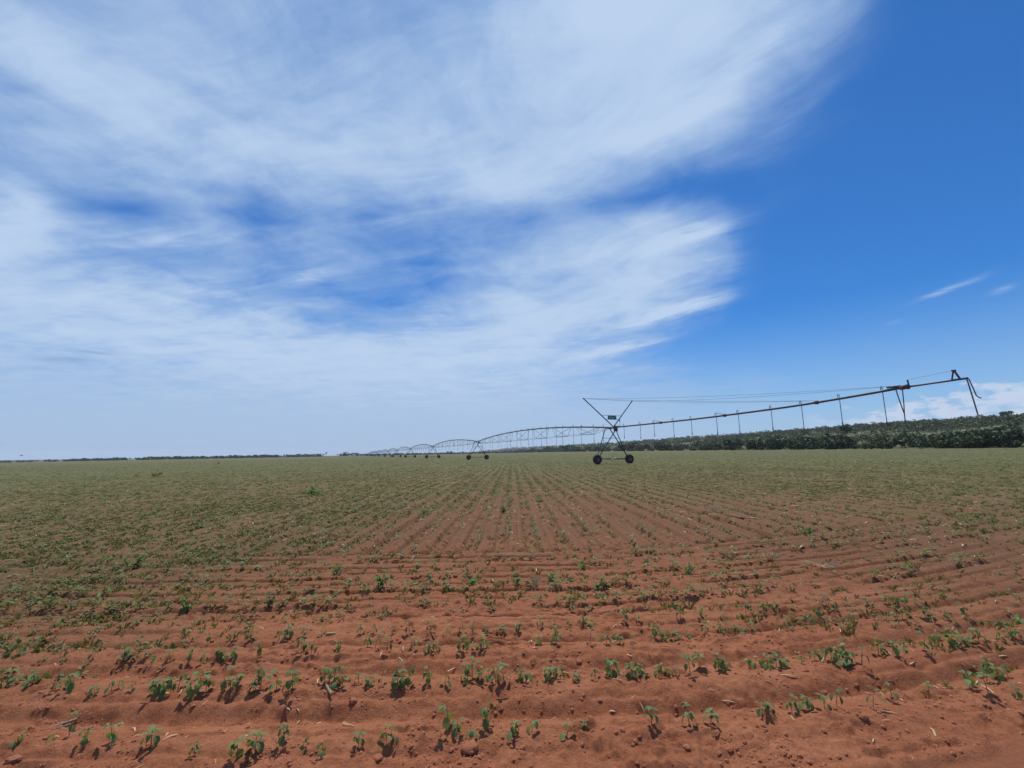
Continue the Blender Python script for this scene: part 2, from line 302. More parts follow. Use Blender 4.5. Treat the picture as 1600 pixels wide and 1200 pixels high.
M['far_leaf'] = leaf_material('far_tree_leaf', (0.020, 0.034, 0.024, 1), (0.028, 0.046, 0.030, 1), (0.040, 0.060, 0.034, 1), 0.1)
M['bark'] = plain_material('bark', (0.07, 0.055, 0.04, 1), (0.14, 0.11, 0.085, 1), 6, 0.95, 0, 0.5)
M['steel'] = plain_material('weathered_galvanised_pipe', (0.055, 0.058, 0.074, 1), (0.11, 0.10, 0.11, 1), 1.5, 0.5, 0.35)
M['rust'] = plain_material('rusty_fitting', (0.10, 0.045, 0.048, 1), (0.14, 0.07, 0.07, 1), 8, 0.8, 0.1)
M['hose'] = plain_material('dark_hose', (0.05, 0.055, 0.065, 1), (0.09, 0.09, 0.10, 1), 5, 0.6)
M['cable'] = plain_material('steel_cable', (0.13, 0.14, 0.16, 1), (0.18, 0.18, 0.2, 1), 5, 0.5, 0.4)
M['rubber'] = plain_material('tyre_rubber', (0.018, 0.018, 0.020, 1), (0.05, 0.035, 0.03, 1), 6, 0.9)
M['rim'] = plain_material('wheel_rim', (0.09, 0.09, 0.10, 1), (0.20, 0.18, 0.17, 1), 5, 0.6, 0.4)
M['motor'] = plain_material('gear_motor_paint', (0.42, 0.36, 0.20, 1), (0.55, 0.50, 0.36, 1), 7, 0.6)
M['box'] = plain_material('control_box_paint', (0.05, 0.055, 0.07, 1), (0.09, 0.09, 0.10, 1), 7, 0.5)
M['sign'] = plain_material('teal_sign_paint', (0.015, 0.15, 0.165, 1), (0.02, 0.18, 0.19, 1), 3, 0.5)
M['letter'] = plain_material('white_letter_paint', (0.62, 0.68, 0.70, 1), (0.74, 0.78, 0.78, 1), 9, 0.5)
M['shed'] = plain_material('pale_shed_wall', (0.45, 0.42, 0.34, 1), (0.60, 0.57, 0.48, 1), 0.8, 0.85)
M['roof'] = plain_material('pale_roof_sheet', (0.42, 0.40, 0.36, 1), (0.55, 0.53, 0.48, 1), 0.8, 0.6)
M['window'] = plain_material('dark_opening', (0.03, 0.03, 0.035, 1), (0.05, 0.05, 0.055, 1), 2, 0.4)
M['feather'] = plain_material('dark_feather', (0.03, 0.03, 0.03, 1), (0.06, 0.055, 0.05, 1), 9, 0.8)

# ------------------------------------------------------------------ the field: one sheet out to the horizon
def build_ground():
    fine = np.radians(np.arange(-58, 58.01, 0.125)); side = np.radians(np.concatenate([np.arange(60, 300, 3.0)]))
    ang = np.concatenate([fine, side]); n = len(ang)
    rs = [0.0, 0.01, 0.5, 1.0, 1.4, 1.7, 1.95]; r = 1.95
    while r < 5200:
        r += min(max(0.0085, r*r/(2600.0 if r < 9 else 1300.0)), r*0.035); rs.append(r)
    rs = np.array(rs[1:]); m_ = len(rs)
    A, Rr = np.meshgrid(ang, rs); X = (Rr*np.sin(A)).ravel(); Y = (Rr*np.cos(A)).ravel()
    Z = ground_z(X, Y)
    V = np.stack([X, Y, Z], 1)
    i = np.arange(m_-1)[:, None]*n; j = np.arange(n)[None, :]; j2 = (j+1) % n
    F = np.stack([(i+j), (i+j2), (i+n+j2), (i+n+j)], -1).reshape(-1, 4)[:, ::-1]
    cov = cover(X, Y); t = X-(ridge_x(Y)-430); hill = sst(t, -6, 14)*(np.hypot(X, Y) > 60)
    me = mesh_np('field', V, F, M['soil'], True, {'cover': cov, 'hill': hill, 'packed': packed(X, Y)})
    o = link('ground', me); tag(o, kind='structure')
    return o
build_ground()

# ------------------------------------------------------------------ mesh builder for solid things
class MB:
    def __init__(s): s.v = []; s.f = []
    def face(s, idx): s.f.append(tuple(idx))
    def ring(s, c, ax, r, n, ref=None):
        ax = Vector(ax).normalized(); ref = ref or (Vector((0, 0, 1)) if abs(ax.z) < 0.9 else Vector((1, 0, 0)))
        a = ax.cross(ref).normalized(); b = ax.cross(a); k = len(s.v)
        for i in range(n):
            t = 2*math.pi*i/n; s.v.append(tuple(Vector(c)+a*(r*math.cos(t))+b*(r*math.sin(t))))
        return k
    def tube(s, pts, r, n=8, cap=True):
        pts = [Vector(p) for p in pts]; rr = r if isinstance(r, (list, tuple)) else [r]*len(pts); ks = []
        for i, p in enumerate(pts):
            d = (pts[min(i+1, len(pts)-1)]-pts[max(i-1, 0)]); ks.append(s.ring(p, d, rr[i], n))
        for k0, k1 in zip(ks, ks[1:]):
            for i in range(n): s.face((k0+i, k0+(i+1) % n, k1+(i+1) % n, k1+i))
        if cap: s.face(range(ks[0]+n-1, ks[0]-1, -1)); s.face(range(ks[-1], ks[-1]+n))
        return s
    def box(s, c, size, rot=None):
        k = len(s.v); x, y, z = [a/2 for a in size]
        for q in ((-x,-y,-z),(x,-y,-z),(x,y,-z),(-x,y,-z),(-x,-y,z),(x,-y,z),(x,y,z),(-x,y,z)):
            p = Vector(q)
            if rot: p = rot @ p
            s.v.append(tuple(p+Vector(c)))
        for f in ((0,3,2,1),(4,5,6,7),(0,1,5,4),(1,2,6,5),(2,3,7,6),(3,0,4,7)): s.face([k+a for a in f])
        return s
    def lathe(s, prof, n, c=(0, 0, 0), axis='y'):
        ks = []
        for (r, h) in prof:
            ks.append(len(s.v))
            for i in range(n):
                t = 2*math.pi*i/n; s.v.append((c[0]+r*math.cos(t), c[1]+h, c[2]+r*math.sin(t)))
        for k0, k1 in zip(ks, ks[1:]):
            for i in range(n): s.face((k0+i, k0+(i+1) % n, k1+(i+1) % n, k1+i))
        return s
    def mesh(s, name, mat, smooth=False):
        me = bpy.data.meshes.new(name); me.from_pydata(s.v, [], s.f); me.update(); me.validate(); me.materials.append(mat)
        if smooth: me.polygons.foreach_set('use_smooth', [True]*len(me.polygons)); me.update()
        return me
    def build(s, name, mat, parent=None, loc=(0, 0, 0), smooth=False):
        return link(name, s.mesh(name, mat, smooth), parent, loc)

# ------------------------------------------------------------------ centre-pivot irrigator
def build_irrigator():
    T1 = Vector((12.0, 52.9)); rz = math.atan2(0.359, 0.933)
    z0 = float(land(np.array([T1.x]), np.array([T1.y]))[0])
    root = empty('centre_pivot_irrigator', (T1.x, T1.y, z0), rz)
    tag(root, 'long wheeled irrigation boom with arched pipe spans crossing the field towards the horizon', 'irrigation machine')
    W = lambda s, l=0: (T1.x-0.359*s+0.933*l, T1.y+0.933*s+0.359*l)          # local (l, s) to world
    def dz(s, l=0):
        x, y = W(s, l); return float(land(np.array([x]), np.array([y]))[0])-z0
    L = 57.0; NT_ = 10; HP = 4.30
    def wheel(x, y, z):
        tm = MB(); R0 = 0.56; hw = 0.17
        prof = [(0.30, -0.13), (0.36, -hw), (0.47, -hw-0.01), (0.53, -0.14), (R0-0.02, -0.07), (R0-0.01, 0), (R0-0.02, 0.07), (0.53, 0.14), (0.47, hw+0.01), (0.36, hw), (0.30, 0.13), (0.30, -0.13)]
        tm.lathe(prof, 32)
        for i in range(18):
            for sg in (-1, 1):
                a = 2*math.pi*(i+0.25*sg)/18; rot = Matrix.Rotation(-a, 3, 'Y') @ Matrix.Rotation(sg*R(35), 3, 'X')
                c = Matrix.Rotation(-a, 3, 'Y') @ Vector((R0-0.012, sg*0.075, 0)); tm.box(c, (0.05, 0.15, 0.04), rot)
        rm = MB(); rm.lathe([(0.302, -0.12), (0.27, -0.115), (0.25, -0.03), (0.10, 0.01), (0.09, -0.08), (0.0, -0.08)], 24)
        rm.lathe([(0.302, 0.12), (0.27, 0.115), (0.25, -0.01), (0.10, 0.03), (0.0, 0.03)], 24)
        for i in range(8):
            a = 2*math.pi*i/8; rm.tube([(0.14*math.cos(a), -0.05, 0.14*math.sin(a)), (0.14*math.cos(a), -0.09, 0.14*math.sin(a))], 0.018, 6)
        return tm, rm
    tyre_me = None
    protos = []; brace_me = []
    def tower(s, first):
        nonlocal tyre_me
        z = dz(s); hw = 2.25
        if not protos:
            bm_ = MB()
            bm_.tube([(-hw, 0, 0.62), (hw, 0, 0.62)], 0.055, 8)                         # base beam
            bm_.tube([(-hw+0.25, -0.10, 0.50), (hw-0.25, -0.10, 0.50)], 0.024, 6)        # drive shaft
            br = MB(); br.tube([(-1.12, 0.2, 3.05), (1.12, 0.2, 3.05)], 0.028, 6); brace_me.append(br.mesh('brace', M['steel']))
            br = MB(); br.tube([(-0.72, 0.25, HP-0.12), (0.72, 0.25, HP-0.12)], 0.04, 6); brace_me.append(br.mesh('brace', M['steel']))
            for sx in (-1, 1): bm_.box((sx*(hw-0.02), -0.06, 0.60), (0.24, 0.28, 0.22))
            protos.append(('mesh', bm_.mesh('drive_tower', M['steel'])))
            legs = []
            for sx in (-1, 1):
                f = MB(); f.tube([(sx*(hw-0.12), -0.12, 0.66), (-sx*0.58, -0.30, HP+0.02)], 0.062, 8); legs.append(f.mesh('leg', M['steel']))
                b = MB(); b.tube([(sx*(hw-0.10), 0.14, 0.66), (sx*0.72, 0.25, HP-0.10)], 0.052, 8); legs.append(b.mesh('leg', M['steel']))
            protos.append(legs)
            tm, rm = wheel(0, 0, 0); protos.append((tm.mesh('tyre', M['rubber'], False), rm.mesh('rim', M['rim'], True)))
            g = MB(); g.box((0, -0.14, 0.55), (0.30, 0.22, 0.20)); g.tube([(-0.05, -0.16, 0.48), (-0.42, -0.16, 0.48)], 0.10, 12); g.tube([(0.1, -0.14, 0.62), (0.34, -0.14, 0.70)], 0.07, 10)
            protos.append(g.mesh('gear_motor', M['motor']))
            c_ = MB(); c_.box((0.15, -0.62, HP-0.27), (0.42, 0.24, 0.40)); c_.tube([(0.1, -0.6, HP-0.1), (0.1, -0.4, HP+0.05)], 0.02, 6)
            protos.append(c_.mesh('control_box', M['box']))
        o = link('drive_tower', protos[0][1], root, (0, s, z))
        for me in protos[1]: link('leg', me, o)
        for me in brace_me: link('brace', me, o)
        for sx in (-1, 1):
            link('tyre', protos[2][0], o, (sx*hw, -0.14, 0.54)); link('rim', protos[2][1], o, (sx*hw, -0.14, 0.54))
        link('gear_motor', protos[3], o); link('control_box', protos[4], o)
        return o
    # pipe spans with their trusses and hoses
    def pipez(s0, s):
        f = (s-s0)/L; return HP+dz(s0)*(1-f)+dz(s0+L)*f+1.15*4*f*(1-f)
    nd = 0; stuff_drop = MB(); drop_me = None
    def drop(mb, s, z, zb, side=1, n=5, r=0.02):
        x = 0.16*side
        mb.tube([(0, s, z+0.02), (0.02*side, s, z+0.27), (0.08*side, s, z+0.33), (x, s, z+0.27), (x, s, z), (x, s, zb+0.25)], r, n)
        mb.tube([(x, s, zb+0.27), (x, s, zb)], r*1.7, n)
    for k in range(NT_):
        s0 = k*L; tower(s0, k == 0)
        if k == NT_-1: break
        sp_ = MB(); N = 24
        sp_.tube([(0, s0+L*i/N, pipez(s0, s0+L*i/N)) for i in range(N+1)], 0.095, 8)
        for i in range(1, 8): 
            s = s0+L*i/8; z = pipez(s0, s); sp_.tube([(0, s-0.06, z), (0, s+0.06, z)], 0.13, 8)
        so_ = sp_.build('pipe_span', M['steel'], root, smooth=True)
        tr = MB(); nodes = [0.10, 0.23, 0.36, 0.50, 0.64, 0.77, 0.90]
        zb = lambda f: HP+dz(s0)*(1-f)+dz(s0+L)*f-0.55-0.0*f
        for sx in (-1, 1):
            pts = [(sx*0.05, s0+0.3, HP+dz(s0)-0.05)]+[(sx*1.0, s0+f*L, zb(f)) for f in nodes]+[(sx*0.05, s0+L-0.3, HP+dz(s0+L)-0.05)]
            for a, b in zip(pts, pts[1:]): tr.tube([a, b], 0.016, 4, False)
            for f in nodes:
                for df in (-0.052, 0.052):
                    g = min(max(f+df, 0.02), 0.98); s = s0+g*L; tr.tube([(sx*1.0, s0+f*L, zb(f)), (sx*0.05, s, pipez(s0, s)-0.05)], 0.026, 4, False)
        for f in nodes: tr.tube([(-1.0, s0+f*L, zb(f)), (1.0, s0+f*L, zb(f))], 0.024, 4, False)
        tr.build('truss', M['steel'], so_)
        nn = 21
        for i in range(nn):
            s = s0+(i+0.6)*L/nn; z = pipez(s0, s); zb_ = dz(s)+2.55+0.15*math.sin(i*2.3+k)
            if nd < 84:
                d = MB(); drop(d, s, z, zb_, 1 if i % 2 else -1, 6, 0.019); d.build('sprinkler_hose', M['hose'], root); nd += 1
            else: drop(stuff_drop, s, z, zb_, 1 if i % 2 else -1, 4, 0.02)
    tag(stuff_drop.build('sprinkler_hose_row', M['hose'], root), kind='stuff')
    # the pivot point itself, a tall pyramid at the far end
    sE = (NT_-1)*L+40; pc = MB()
    for a in (-1, 1):
        for b in (-1, 1): pc.tube([(a*1.8, sE+b*1.8, dz(sE)), (a*0.3, sE+b*0.3, dz(sE)+HP)], 0.06, 6)
    pc.tube([(0, sE, dz(sE)), (0, sE, dz(sE)+HP+0.6)], 0.1, 8); pc.tube([(0, (NT_-1)*L, dz((NT_-1)*L)+HP), (0, sE-20, dz(sE)+HP+0.8), (0, sE, dz(sE)+HP)], 0.084, 6)
    pc.build('pivot_stand', M['steel'], root)
    # overhanging end pipe towards the camera
    OS = [0, 1.4, 7.0, 12.5, 15.5, 17.9, 21.0, 23.5, 26.1, 28.6, 29.75, 32.6]; OZ = [4.30, 4.30, 4.31, 4.33, 4.37, 4.42, 4.50, 4.58, 4.72, 4.88, 4.97, 5.06]
    zs = lambda s: float(np.interp(s, OS, OZ))
    ov = MB(); ov.tube([(0, -s, zs(s)) for s in np.linspace(0, 29.7, 22)], 0.078, 10); ov.tube([(0, -s, zs(s)) for s in np.linspace(29.7, 32.7, 4)], 0.055, 10)
    ovo = ov.build('overhang_pipe', M['steel'], root, smooth=True)
    for s in (8.86, 16.97, 24.8, 29.8):
        fl = MB(); fl.tube([(0, -s-0.10, zs(s)), (0, -s+0.10, zs(s))], 0.13, 10); fl.build('coupling', M['rust'], ovo)
    for s in (8.86, 16.97):
        fl = MB(); fl.tube([(0, -s, zs(s)+0.08), (-0.1, -s+0.9, zs(s)+0.30)], 0.022, 6); fl.build('cable_stub', M['steel'], ovo)
    for s in (24.6, 25.1):
        fl = MB(); fl.tube([(-0.2, -s, zs(s)-0.02), (0.2, -s, zs(s)-0.02)], 0.05, 8); fl.build('cable_clamp', M['rust'], ovo)
    fl = MB(); fl.box((0, -29.4, zs(29.4)+0.13), (0.12, 0.7, 0.09)); fl.build('cable_plate', M['rust'], ovo)
    fl = MB(); fl.box((0, -30.05, zs(30.0)), (0.22, 0.12, 0.26)); fl.build('flange', M['rust'], ovo)
    bk = MB(); z = zs(32.2)
    bk.tube([(0, -32.05, z), (0, -32.17, z+0.50)], 0.04, 6); bk.tube([(0, -32.4, z), (0, -32.2, z+0.50)], 0.05, 6); bk.box((0, -32.19, z+0.50), (0.12, 0.16, 0.08))
    bk.build('end_bracket', M['rust'], ovo)
    po = MB(); po.tube([(0, -30.15, zs(30.1)-0.1), (0, -30.1, zs(30.1)+0.40)], 0.045, 8); po.build('cable_post', M['steel'], ovo)
    for s in [2.3, 5.3, 7.6, 10.5, 12.9, 15.9, 18.2, 21.2, 23.6, 26.2, 28.7]:
        d = MB(); drop(d, -s, zs(s), 2.85+0.1*math.sin(s), 1, 8, 0.021); d.build('sprinkler_hose', M['hose'], root)
    d = MB(); z = zs(29.6)
    d.tube([(0.03, -29.45, z+0.05), (0.03, -29.5, z-0.35), (0.03, -29.65, z-1.25), (0.03, -29.7, z-1.5)], 0.03, 8)
    d.tube([(0, -29.8, z-0.05), (0.03, -29.75, z-0.9), (0.03, -29.7, z-1.5), (0.03, -29.68, z-2.1)], 0.028, 8)
    d.build('sprinkler_hose', M['hose'], root)
    z = zs(32.65)
    d = MB(); d.tube([(0, -32.6, z+0.02), (0, -32.66, z-0.1), (0.03, -32.74, z-1.0), (0.05, -32.82, z-1.95)], 0.032, 8); d.build('sprinkler_hose', M['hose'], root)
    d = MB(); d.tube([(0, -32.65, z+0.03), (0.03, -32.72, z-0.05), (0.06, -32.82, z-0.6), (0.08, -32.87, z-0.93), (0.14, -32.93, z-1.03), (0.2, -33.0, z-1.08)], 0.028, 8); d.build('sprinkler_hose', M['hose'], root)
    # V mast, its stays and the sign
    lt = Vector((-3.95, -0.35, 7.78-z0)); rt = Vector((2.95, -0.3, 7.70-z0))
    for tp, x0 in ((lt, 0.12), (rt, -0.12)):
        a = MB(); b0 = Vector((x0, -0.45, HP-0.05)); a.tube([b0, tp], 0.066, 8); a.box(tp, (0.16, 0.12, 0.10)); a.build('mast_arm', M['steel'], root)
    def on(tp, z): b0 = Vector((0, -0.45, HP)); return b0+(tp-b0)*((z-HP)/(tp.z-HP))
    fr = MB()
    for z in (5.26, 5.72): fr.tube([on(lt, z)-Vector((0, 0.06, 0)), on(rt, z)-Vector((0, 0.06, 0))], 0.024, 6)
    fr.build('sign_frame', M['steel'], root)
    sx0 = -0.02
    sb = MB(); sb.box((sx0-0.22, -0.56, 5.49), (1.20, 0.03, 0.50)); sbo = sb.build('sign_board', M['sign'], root)
    fc = bpy.data.curves.new('lettering', 'FONT'); fc.body = 'Valley'; fc.size = 0.34; fc.extrude = 0.004; fc.align_x = 'CENTER'; fc.align_y = 'CENTER'
    to = bpy.data.objects.new('tmp', fc); C.objects.link(to); bpy.context.view_layer.update()
    me = bpy.data.meshes.new_from_object(to.evaluated_get(bpy.context.evaluated_depsgraph_get())); bpy.data.objects.remove(to)
    me.materials.clear(); me.materials.append(M['letter']); l = link('lettering', me, sbo, (sx0-0.34, -0.582, 5.49)); l.rotation_euler = (R(90), 0, 0); l.scale = (0.98, 1.1, 1)
    eb = MB(); eb.v += [(sx0+0.13, -0.58, 5.60), (sx0+0.29, -0.58, 5.60), (sx0+0.21, -0.58, 5.44), (sx0+0.13, -0.586, 5.60), (sx0+0.29, -0.586, 5.60), (sx0+0.21, -0.586, 5.44)]
    eb.f += [(0, 2, 1), (3, 4, 5), (0, 1, 4, 3), (1, 2, 5, 4), (2, 0, 3, 5)]; eb.build('emblem', M['letter'], sbo)
    cb = MB()
    def stay(a, b, sag):
        a = Vector(a); b = Vector(b); cb_ = MB(); cb_.tube([a.lerp(b, i/10)-Vector((0, 0, sag*4*(i/10)*(1-i/10))) for i in range(11)], 0.011, 5); return cb_
    for tp in (lt, rt):
        stay(tp, (0, -24.8, zs(24.8)+0.12), 0.15).build('stay_cable', M['cable'], root)
        stay(tp, (0, -29.5, zs(29.5)+0.16), 0.25).build('stay_cable', M['cable'], root)
    stay((0, -30.1, zs(30.1)+0.40), (0, -32.19, zs(32.15)+0.52), 0.0).build('stay_cable', M['cable'], root)
    stay(lt, rt, 0.02).build('stay_cable', M['cable'], root)
    bl = MB(); bl.tube([(0.85, -0.5, HP-0.1), (0.85, -0.5, HP+0.8)], 0.018, 6); bl.tube([(0.85, -0.5, HP+0.78), (0.85, -0.5, HP+0.88), (0.85, -0.5, HP+0.96)], [0.07, 0.07, 0.03], 10); bl.build('beacon', M['box'], root)
    en = MB(); en.tube([(0.15, -0.5, HP+0.05), (0.15, -0.5, HP+0.35)], 0.07, 8); en.box((0.5, -0.5, HP+0.12), (0.5, 0.2, 0.14)); en.build('valve_fitting', M['rust'], root)
build_irrigator()

# ------------------------------------------------------------------ leafy prototypes
def leaf_blade(V, F, base, az_, up, ln, wd, fold=0.25, curl=0.5):
    """one ovate leaf: eight triangles folded along its midrib and drooping to the tip"""
    k = len(V); d = np.array([math.cos(az_), math.sin(az_), 0]); sd = np.array([-math.sin(az_), math.cos(az_), 0]); b = np.array(base, float)
    def P(t, s):
        u_ = up-curl*t; return b+d*ln*t*math.cos(u_)+np.array([0, 0, 1])*(ln*t*math.sin(u_)+abs(s)*wd*fold)+sd*s*wd
    for t, s in ((0, 0), (0.28, 0.40), (0.30, 0), (0.28, -0.40), (0.62, 0.44), (0.64, 0), (0.62, -0.44), (1, 0)): V.append(P(t, s))
    for f in ((0, 2, 1), (0, 3, 2), (1, 2, 5), (1, 5, 4), (2, 3, 6), (2, 6, 5), (4, 5, 7), (5, 6, 7)): F.append([k+i for i in f])
def tri_stem(V, F, a, b, r0, r1):
    k = len(V); a = np.array(a, float); b = np.array(b, float)
    for p, r in ((a, r0), (b, r1)):
        for i in range(3): t = 2*math.pi*i/3; V.append(p+np.array([r*math.cos(t), r*math.sin(t), 0]))
    for i in range(3): j = (i+1) % 3; F.append([k+i, k+j, k+3+j]); F.append([k+i, k+3+j, k+3+i])
def seedling_proto(seed, h=0.15):
    rd = random.Random(seed); sv, sf, lv, lf = [], [], [], []
    lean = np.array([rd.uniform(-.02, .02), rd.uniform(-.02, .02), 0]); top = np.array([0, 0, h])+lean
    tri_stem(sv, sf, (0, 0, -0.02), top*0.55, 0.0028, 0.0024); tri_stem(sv, sf, top*0.55, top*0.93, 0.0022, 0.0015)
    a0 = rd.uniform(0, math.pi)
    for i in range(2):                                         # the pair of broad first leaves
        a = a0+math.pi*i+rd.uniform(-.3, .3); p = top*0.55; q = p+np.array([math.cos(a), math.sin(a), 0.5])*0.018
        tri_stem(sv, sf, p, q, 0.0014, 0.001); leaf_blade(lv, lf, q, a, rd.uniform(-1.0, 0.1), rd.uniform(.045, .068), rd.uniform(.034, .050), 0.18, rd.uniform(.3, 1.0))
    nb = rd.choice((1, 2, 3))
    for j in range(nb):                                        # compound leaves above
        a = a0+math.pi/2+math.pi*j+rd.uniform(-.5, .5); p = top*(0.93-0.16*j); q = p+np.array([math.cos(a)*0.7, math.sin(a)*0.7, 0.8])*rd.uniform(.012, .028)
        tri_stem(sv, sf, p, q, 0.0013, 0.001)
        for da in (-1.25, 0, 1.25): leaf_blade(lv, lf, q, a+da+rd.uniform(-.2, .2), rd.uniform(-.6, .7), rd.uniform(.028, .054), rd.uniform(.018, .034), 0.3, rd.uniform(.2, .8))
    return (np.array(sv), np.array(sf)), (np.array(lv), np.array(lf))
def simple_plant(seed, h, n, ln, wd):
    rd = random.Random(seed); V, F = [], []
    for i in range(n):
        a = rd.uniform(0, 2*math.pi); z = h*rd.uniform(0.25, 1); b = np.array([math.cos(a)*rd.uniform(0, .02), math.sin(a)*rd.uniform(0, .02), z]); k = len(V)
        d = np.array([math.cos(a), math.sin(a), rd.uniform(-.6, .5)]); s = np.array([-math.sin(a), math.cos(a), rd.uniform(-.3, .3)])*wd/2; l = ln*rd.uniform(.7, 1.2)
        V += [b, b+d*l*0.5+s, b+d*l, b+d*l*0.5-s]; F += [[k, k+1, k+2], [k, k+2, k+3]]
    k = len(V); V += [np.array([-.003, 0, -.02]), np.array([.003, 0, -.02]), np.array([0, 0, h*0.85])]; F.append([k, k+1, k+2])
    return np.array(V), np.array(F)
def grass_proto(seed, n, h, spread):
    rd = random.Random(seed); V, F = [], []
    for i in range(n):
        a = rd.uniform(0, 2*math.pi); b = np.array([math.cos(a)*rd.uniform(0, spread*.3), math.sin(a)*rd.uniform(0, spread*.3), -0.01]); l = h*rd.uniform(.5, 1.1); k = len(V)
        o = np.array([math.cos(a), math.sin(a), 0])*spread*rd.uniform(.3, 1.2); s = np.array([-math.sin(a), math.cos(a), 0])*0.004
        V += [b-s, b+s, b+o*0.5+s*.8+np.array([0, 0, l*0.75]), b+o+np.array([0, 0, l*rd.uniform(.6, 1)])]; F += [[k, k+1, k+2], [k, k+2, k+3]]
    return np.array(V), np.array(F)
def scatter(name, protos, x, y, scale, mat, sink=0.0, z=None, tint=None, stretch=None):
    """many plants or scraps merged into one mesh; nothing loose lies on the packed path"""
    if z is None:
        k_ = packed(x, y) < 0.3; x = x[k_]; y = y[k_]; scale = scale[k_]; stretch = stretch[k_] if stretch is not None else None
    n = len(x); pid = rng.integers(0, len(protos), n); rot = rng.uniform(0, 2*math.pi, n)
    z = ground_z(x, y) if z is None else z; tn = rng.random(n) if tint is None else tint
    Vs, Fs, Ts = [], [], []; off = 0
    for k, (PV, PF) in enumerate(protos):
        s = np.nonzero(pid == k)[0]
        if not len(s): continue
        c = np.cos(rot[s])[:, None]; sn = np.sin(rot[s])[:, None]; sc = scale[s][:, None]; st = (stretch[s][:, None] if stretch is not None else 1.0)
        X = (PV[None, :, 0]*c-PV[None, :, 1]*sn)*sc+x[s][:, None]; Y = (PV[None, :, 0]*sn+PV[None, :, 1]*c)*sc+y[s][:, None]; Z = PV[None, :, 2]*sc*st+(z[s]-sink)[:, None]
        Vs.append(np.stack([X, Y, Z], -1).reshape(-1, 3)); m_ = len(PV)
        Fs.append((PF[None]+(np.arange(len(s))*m_)[:, None, None]+off).reshape(-1, 3)); off += len(s)*m_
        Ts.append(np.clip(np.repeat(tn[s], m_)+rng.uniform(-.12, .12, len(s)*m_), 0, 0.999))
    return link(name, mesh_np(name, np.concatenate(Vs), np.concatenate(Fs), mat, False, {'tint': np.concatenate(Ts)}))
def const_tint(me_args, v=None): pass

# ------------------------------------------------------------------ countable seedlings: world positions of each plant in the four near rows
R0=[(-2.82,2.74),(-2.65,2.78),(-2.59,2.81),(-2.44,2.73),(-2.28,2.74),(-2.04,2.71),(-1.75,2.65),(-1.5,2.63),(-1.42,2.64),(-1.41,2.67),(-1.28,2.7),(-1.17,2.67),(-1.05,2.65),(-0.87,2.68),(-0.76,2.71),(-0.72,2.71),(-0.68,2.69),(-0.38,2.77),(-0.34,2.75),(-0.26,2.73),(-0.17,2.79),(-0.02,2.71),(-0.01,2.76),(0.09,2.77),(0.28,2.72),(0.4,2.82),(0.78,2.77),(1.01,2.79),(1.13,2.81),(1.47,2.88),(1.54,2.89),(1.67,2.91),(1.78,2.94),(1.88,2.92),(1.95,2.92),(2.18,2.93),(2.34,2.98),(2.64,3.06),(2.87,3.17),(3.0,3.15),(3.18,3.22),(3.0,3.03),(3.35,3.29),(3.42,3.3),(3.16,3.01)]
R1=[(-3.59,3.37),(-3.46,3.4),(-3.2,3.31),(-3.1,3.33),(-2.89,3.28),(-2.8,3.3),(-2.76,3.31),(-2.63,3.27),(-2.45,3.26),(-2.41,3.28),(-2.34,3.3),(-2.19,3.21),(-2.11,3.25),(-2.0,3.28),(-1.93,3.28),(-1.78,3.26),(-1.74,3.26),(-1.63,3.25),(-1.56,3.26),(-1.51,3.23),(-1.33,3.33),(-1.29,3.31),(-1.19,3.29),(-1.09,3.32),(-1.02,3.31),(-0.93,3.31),(-0.85,3.28),(-0.79,3.26),(-0.6,3.3),(-0.48,3.25),(-0.33,3.32),(-0.3,3.35),(-0.23,3.3),(-0.13,3.3),(-0.07,3.28),(0.03,3.34),(0.23,3.35),(0.32,3.33),(0.42,3.33),(0.56,3.34),(0.67,3.36),(0.71,3.38),(0.81,3.36),(0.86,3.35),(0.93,3.37),(1.02,3.37),(1.13,3.36),(1.25,3.38),(1.33,3.4),(1.46,3.41),(1.52,3.42),(1.72,3.48),(1.84,3.49),(1.87,3.47),(1.91,3.47),(2.11,3.49),(2.25,3.56),(2.31,3.53),(2.33,3.48),(2.41,3.53),(2.48,3.53),(2.45,3.45),(2.55,3.49),(2.82,3.66),(2.89,3.58),(3.06,3.68),(3.16,3.65),(3.34,3.7),(3.47,3.72),(3.6,3.75),(3.69,3.74),(3.52,3.55),(3.91,3.82),(4.07,3.83)]
R2=[(-4.18,3.88),(-4.1,3.89),(-3.39,3.79),(-3.11,3.76),(-2.87,3.75),(-2.74,3.76),(-2.59,3.76),(-2.48,3.76),(-2.31,3.77),(-2.24,3.78),(-2.06,3.82),(-1.75,3.86),(-1.66,3.83),(-1.45,3.88),(-1.22,3.9),(-1.16,3.9),(-1.05,3.87),(-0.83,3.86),(-0.69,3.83),(-0.64,3.84),(-0.44,3.82),(-0.38,3.83),(-0.31,3.82),(-0.21,3.85),(0.19,3.91),(0.34,3.91),(0.62,3.89),(0.71,3.89),(0.83,3.9),(0.99,3.91),(1.2,4.03),(1.29,4.02),(1.36,4.02),(1.5,4.02),(1.64,4.05),(1.8,4.11),(1.88,4.09),(1.98,4.1),(2.09,4.13),(2.47,4.22),(2.6,4.22),(2.69,4.24),(2.77,4.25),(2.92,4.2),(3.01,4.24),(3.11,4.27),(3.56,4.29),(3.65,4.3),(3.77,4.28),(3.99,4.33),(4.26,4.4),(4.27,4.13),(4.55,4.22)]
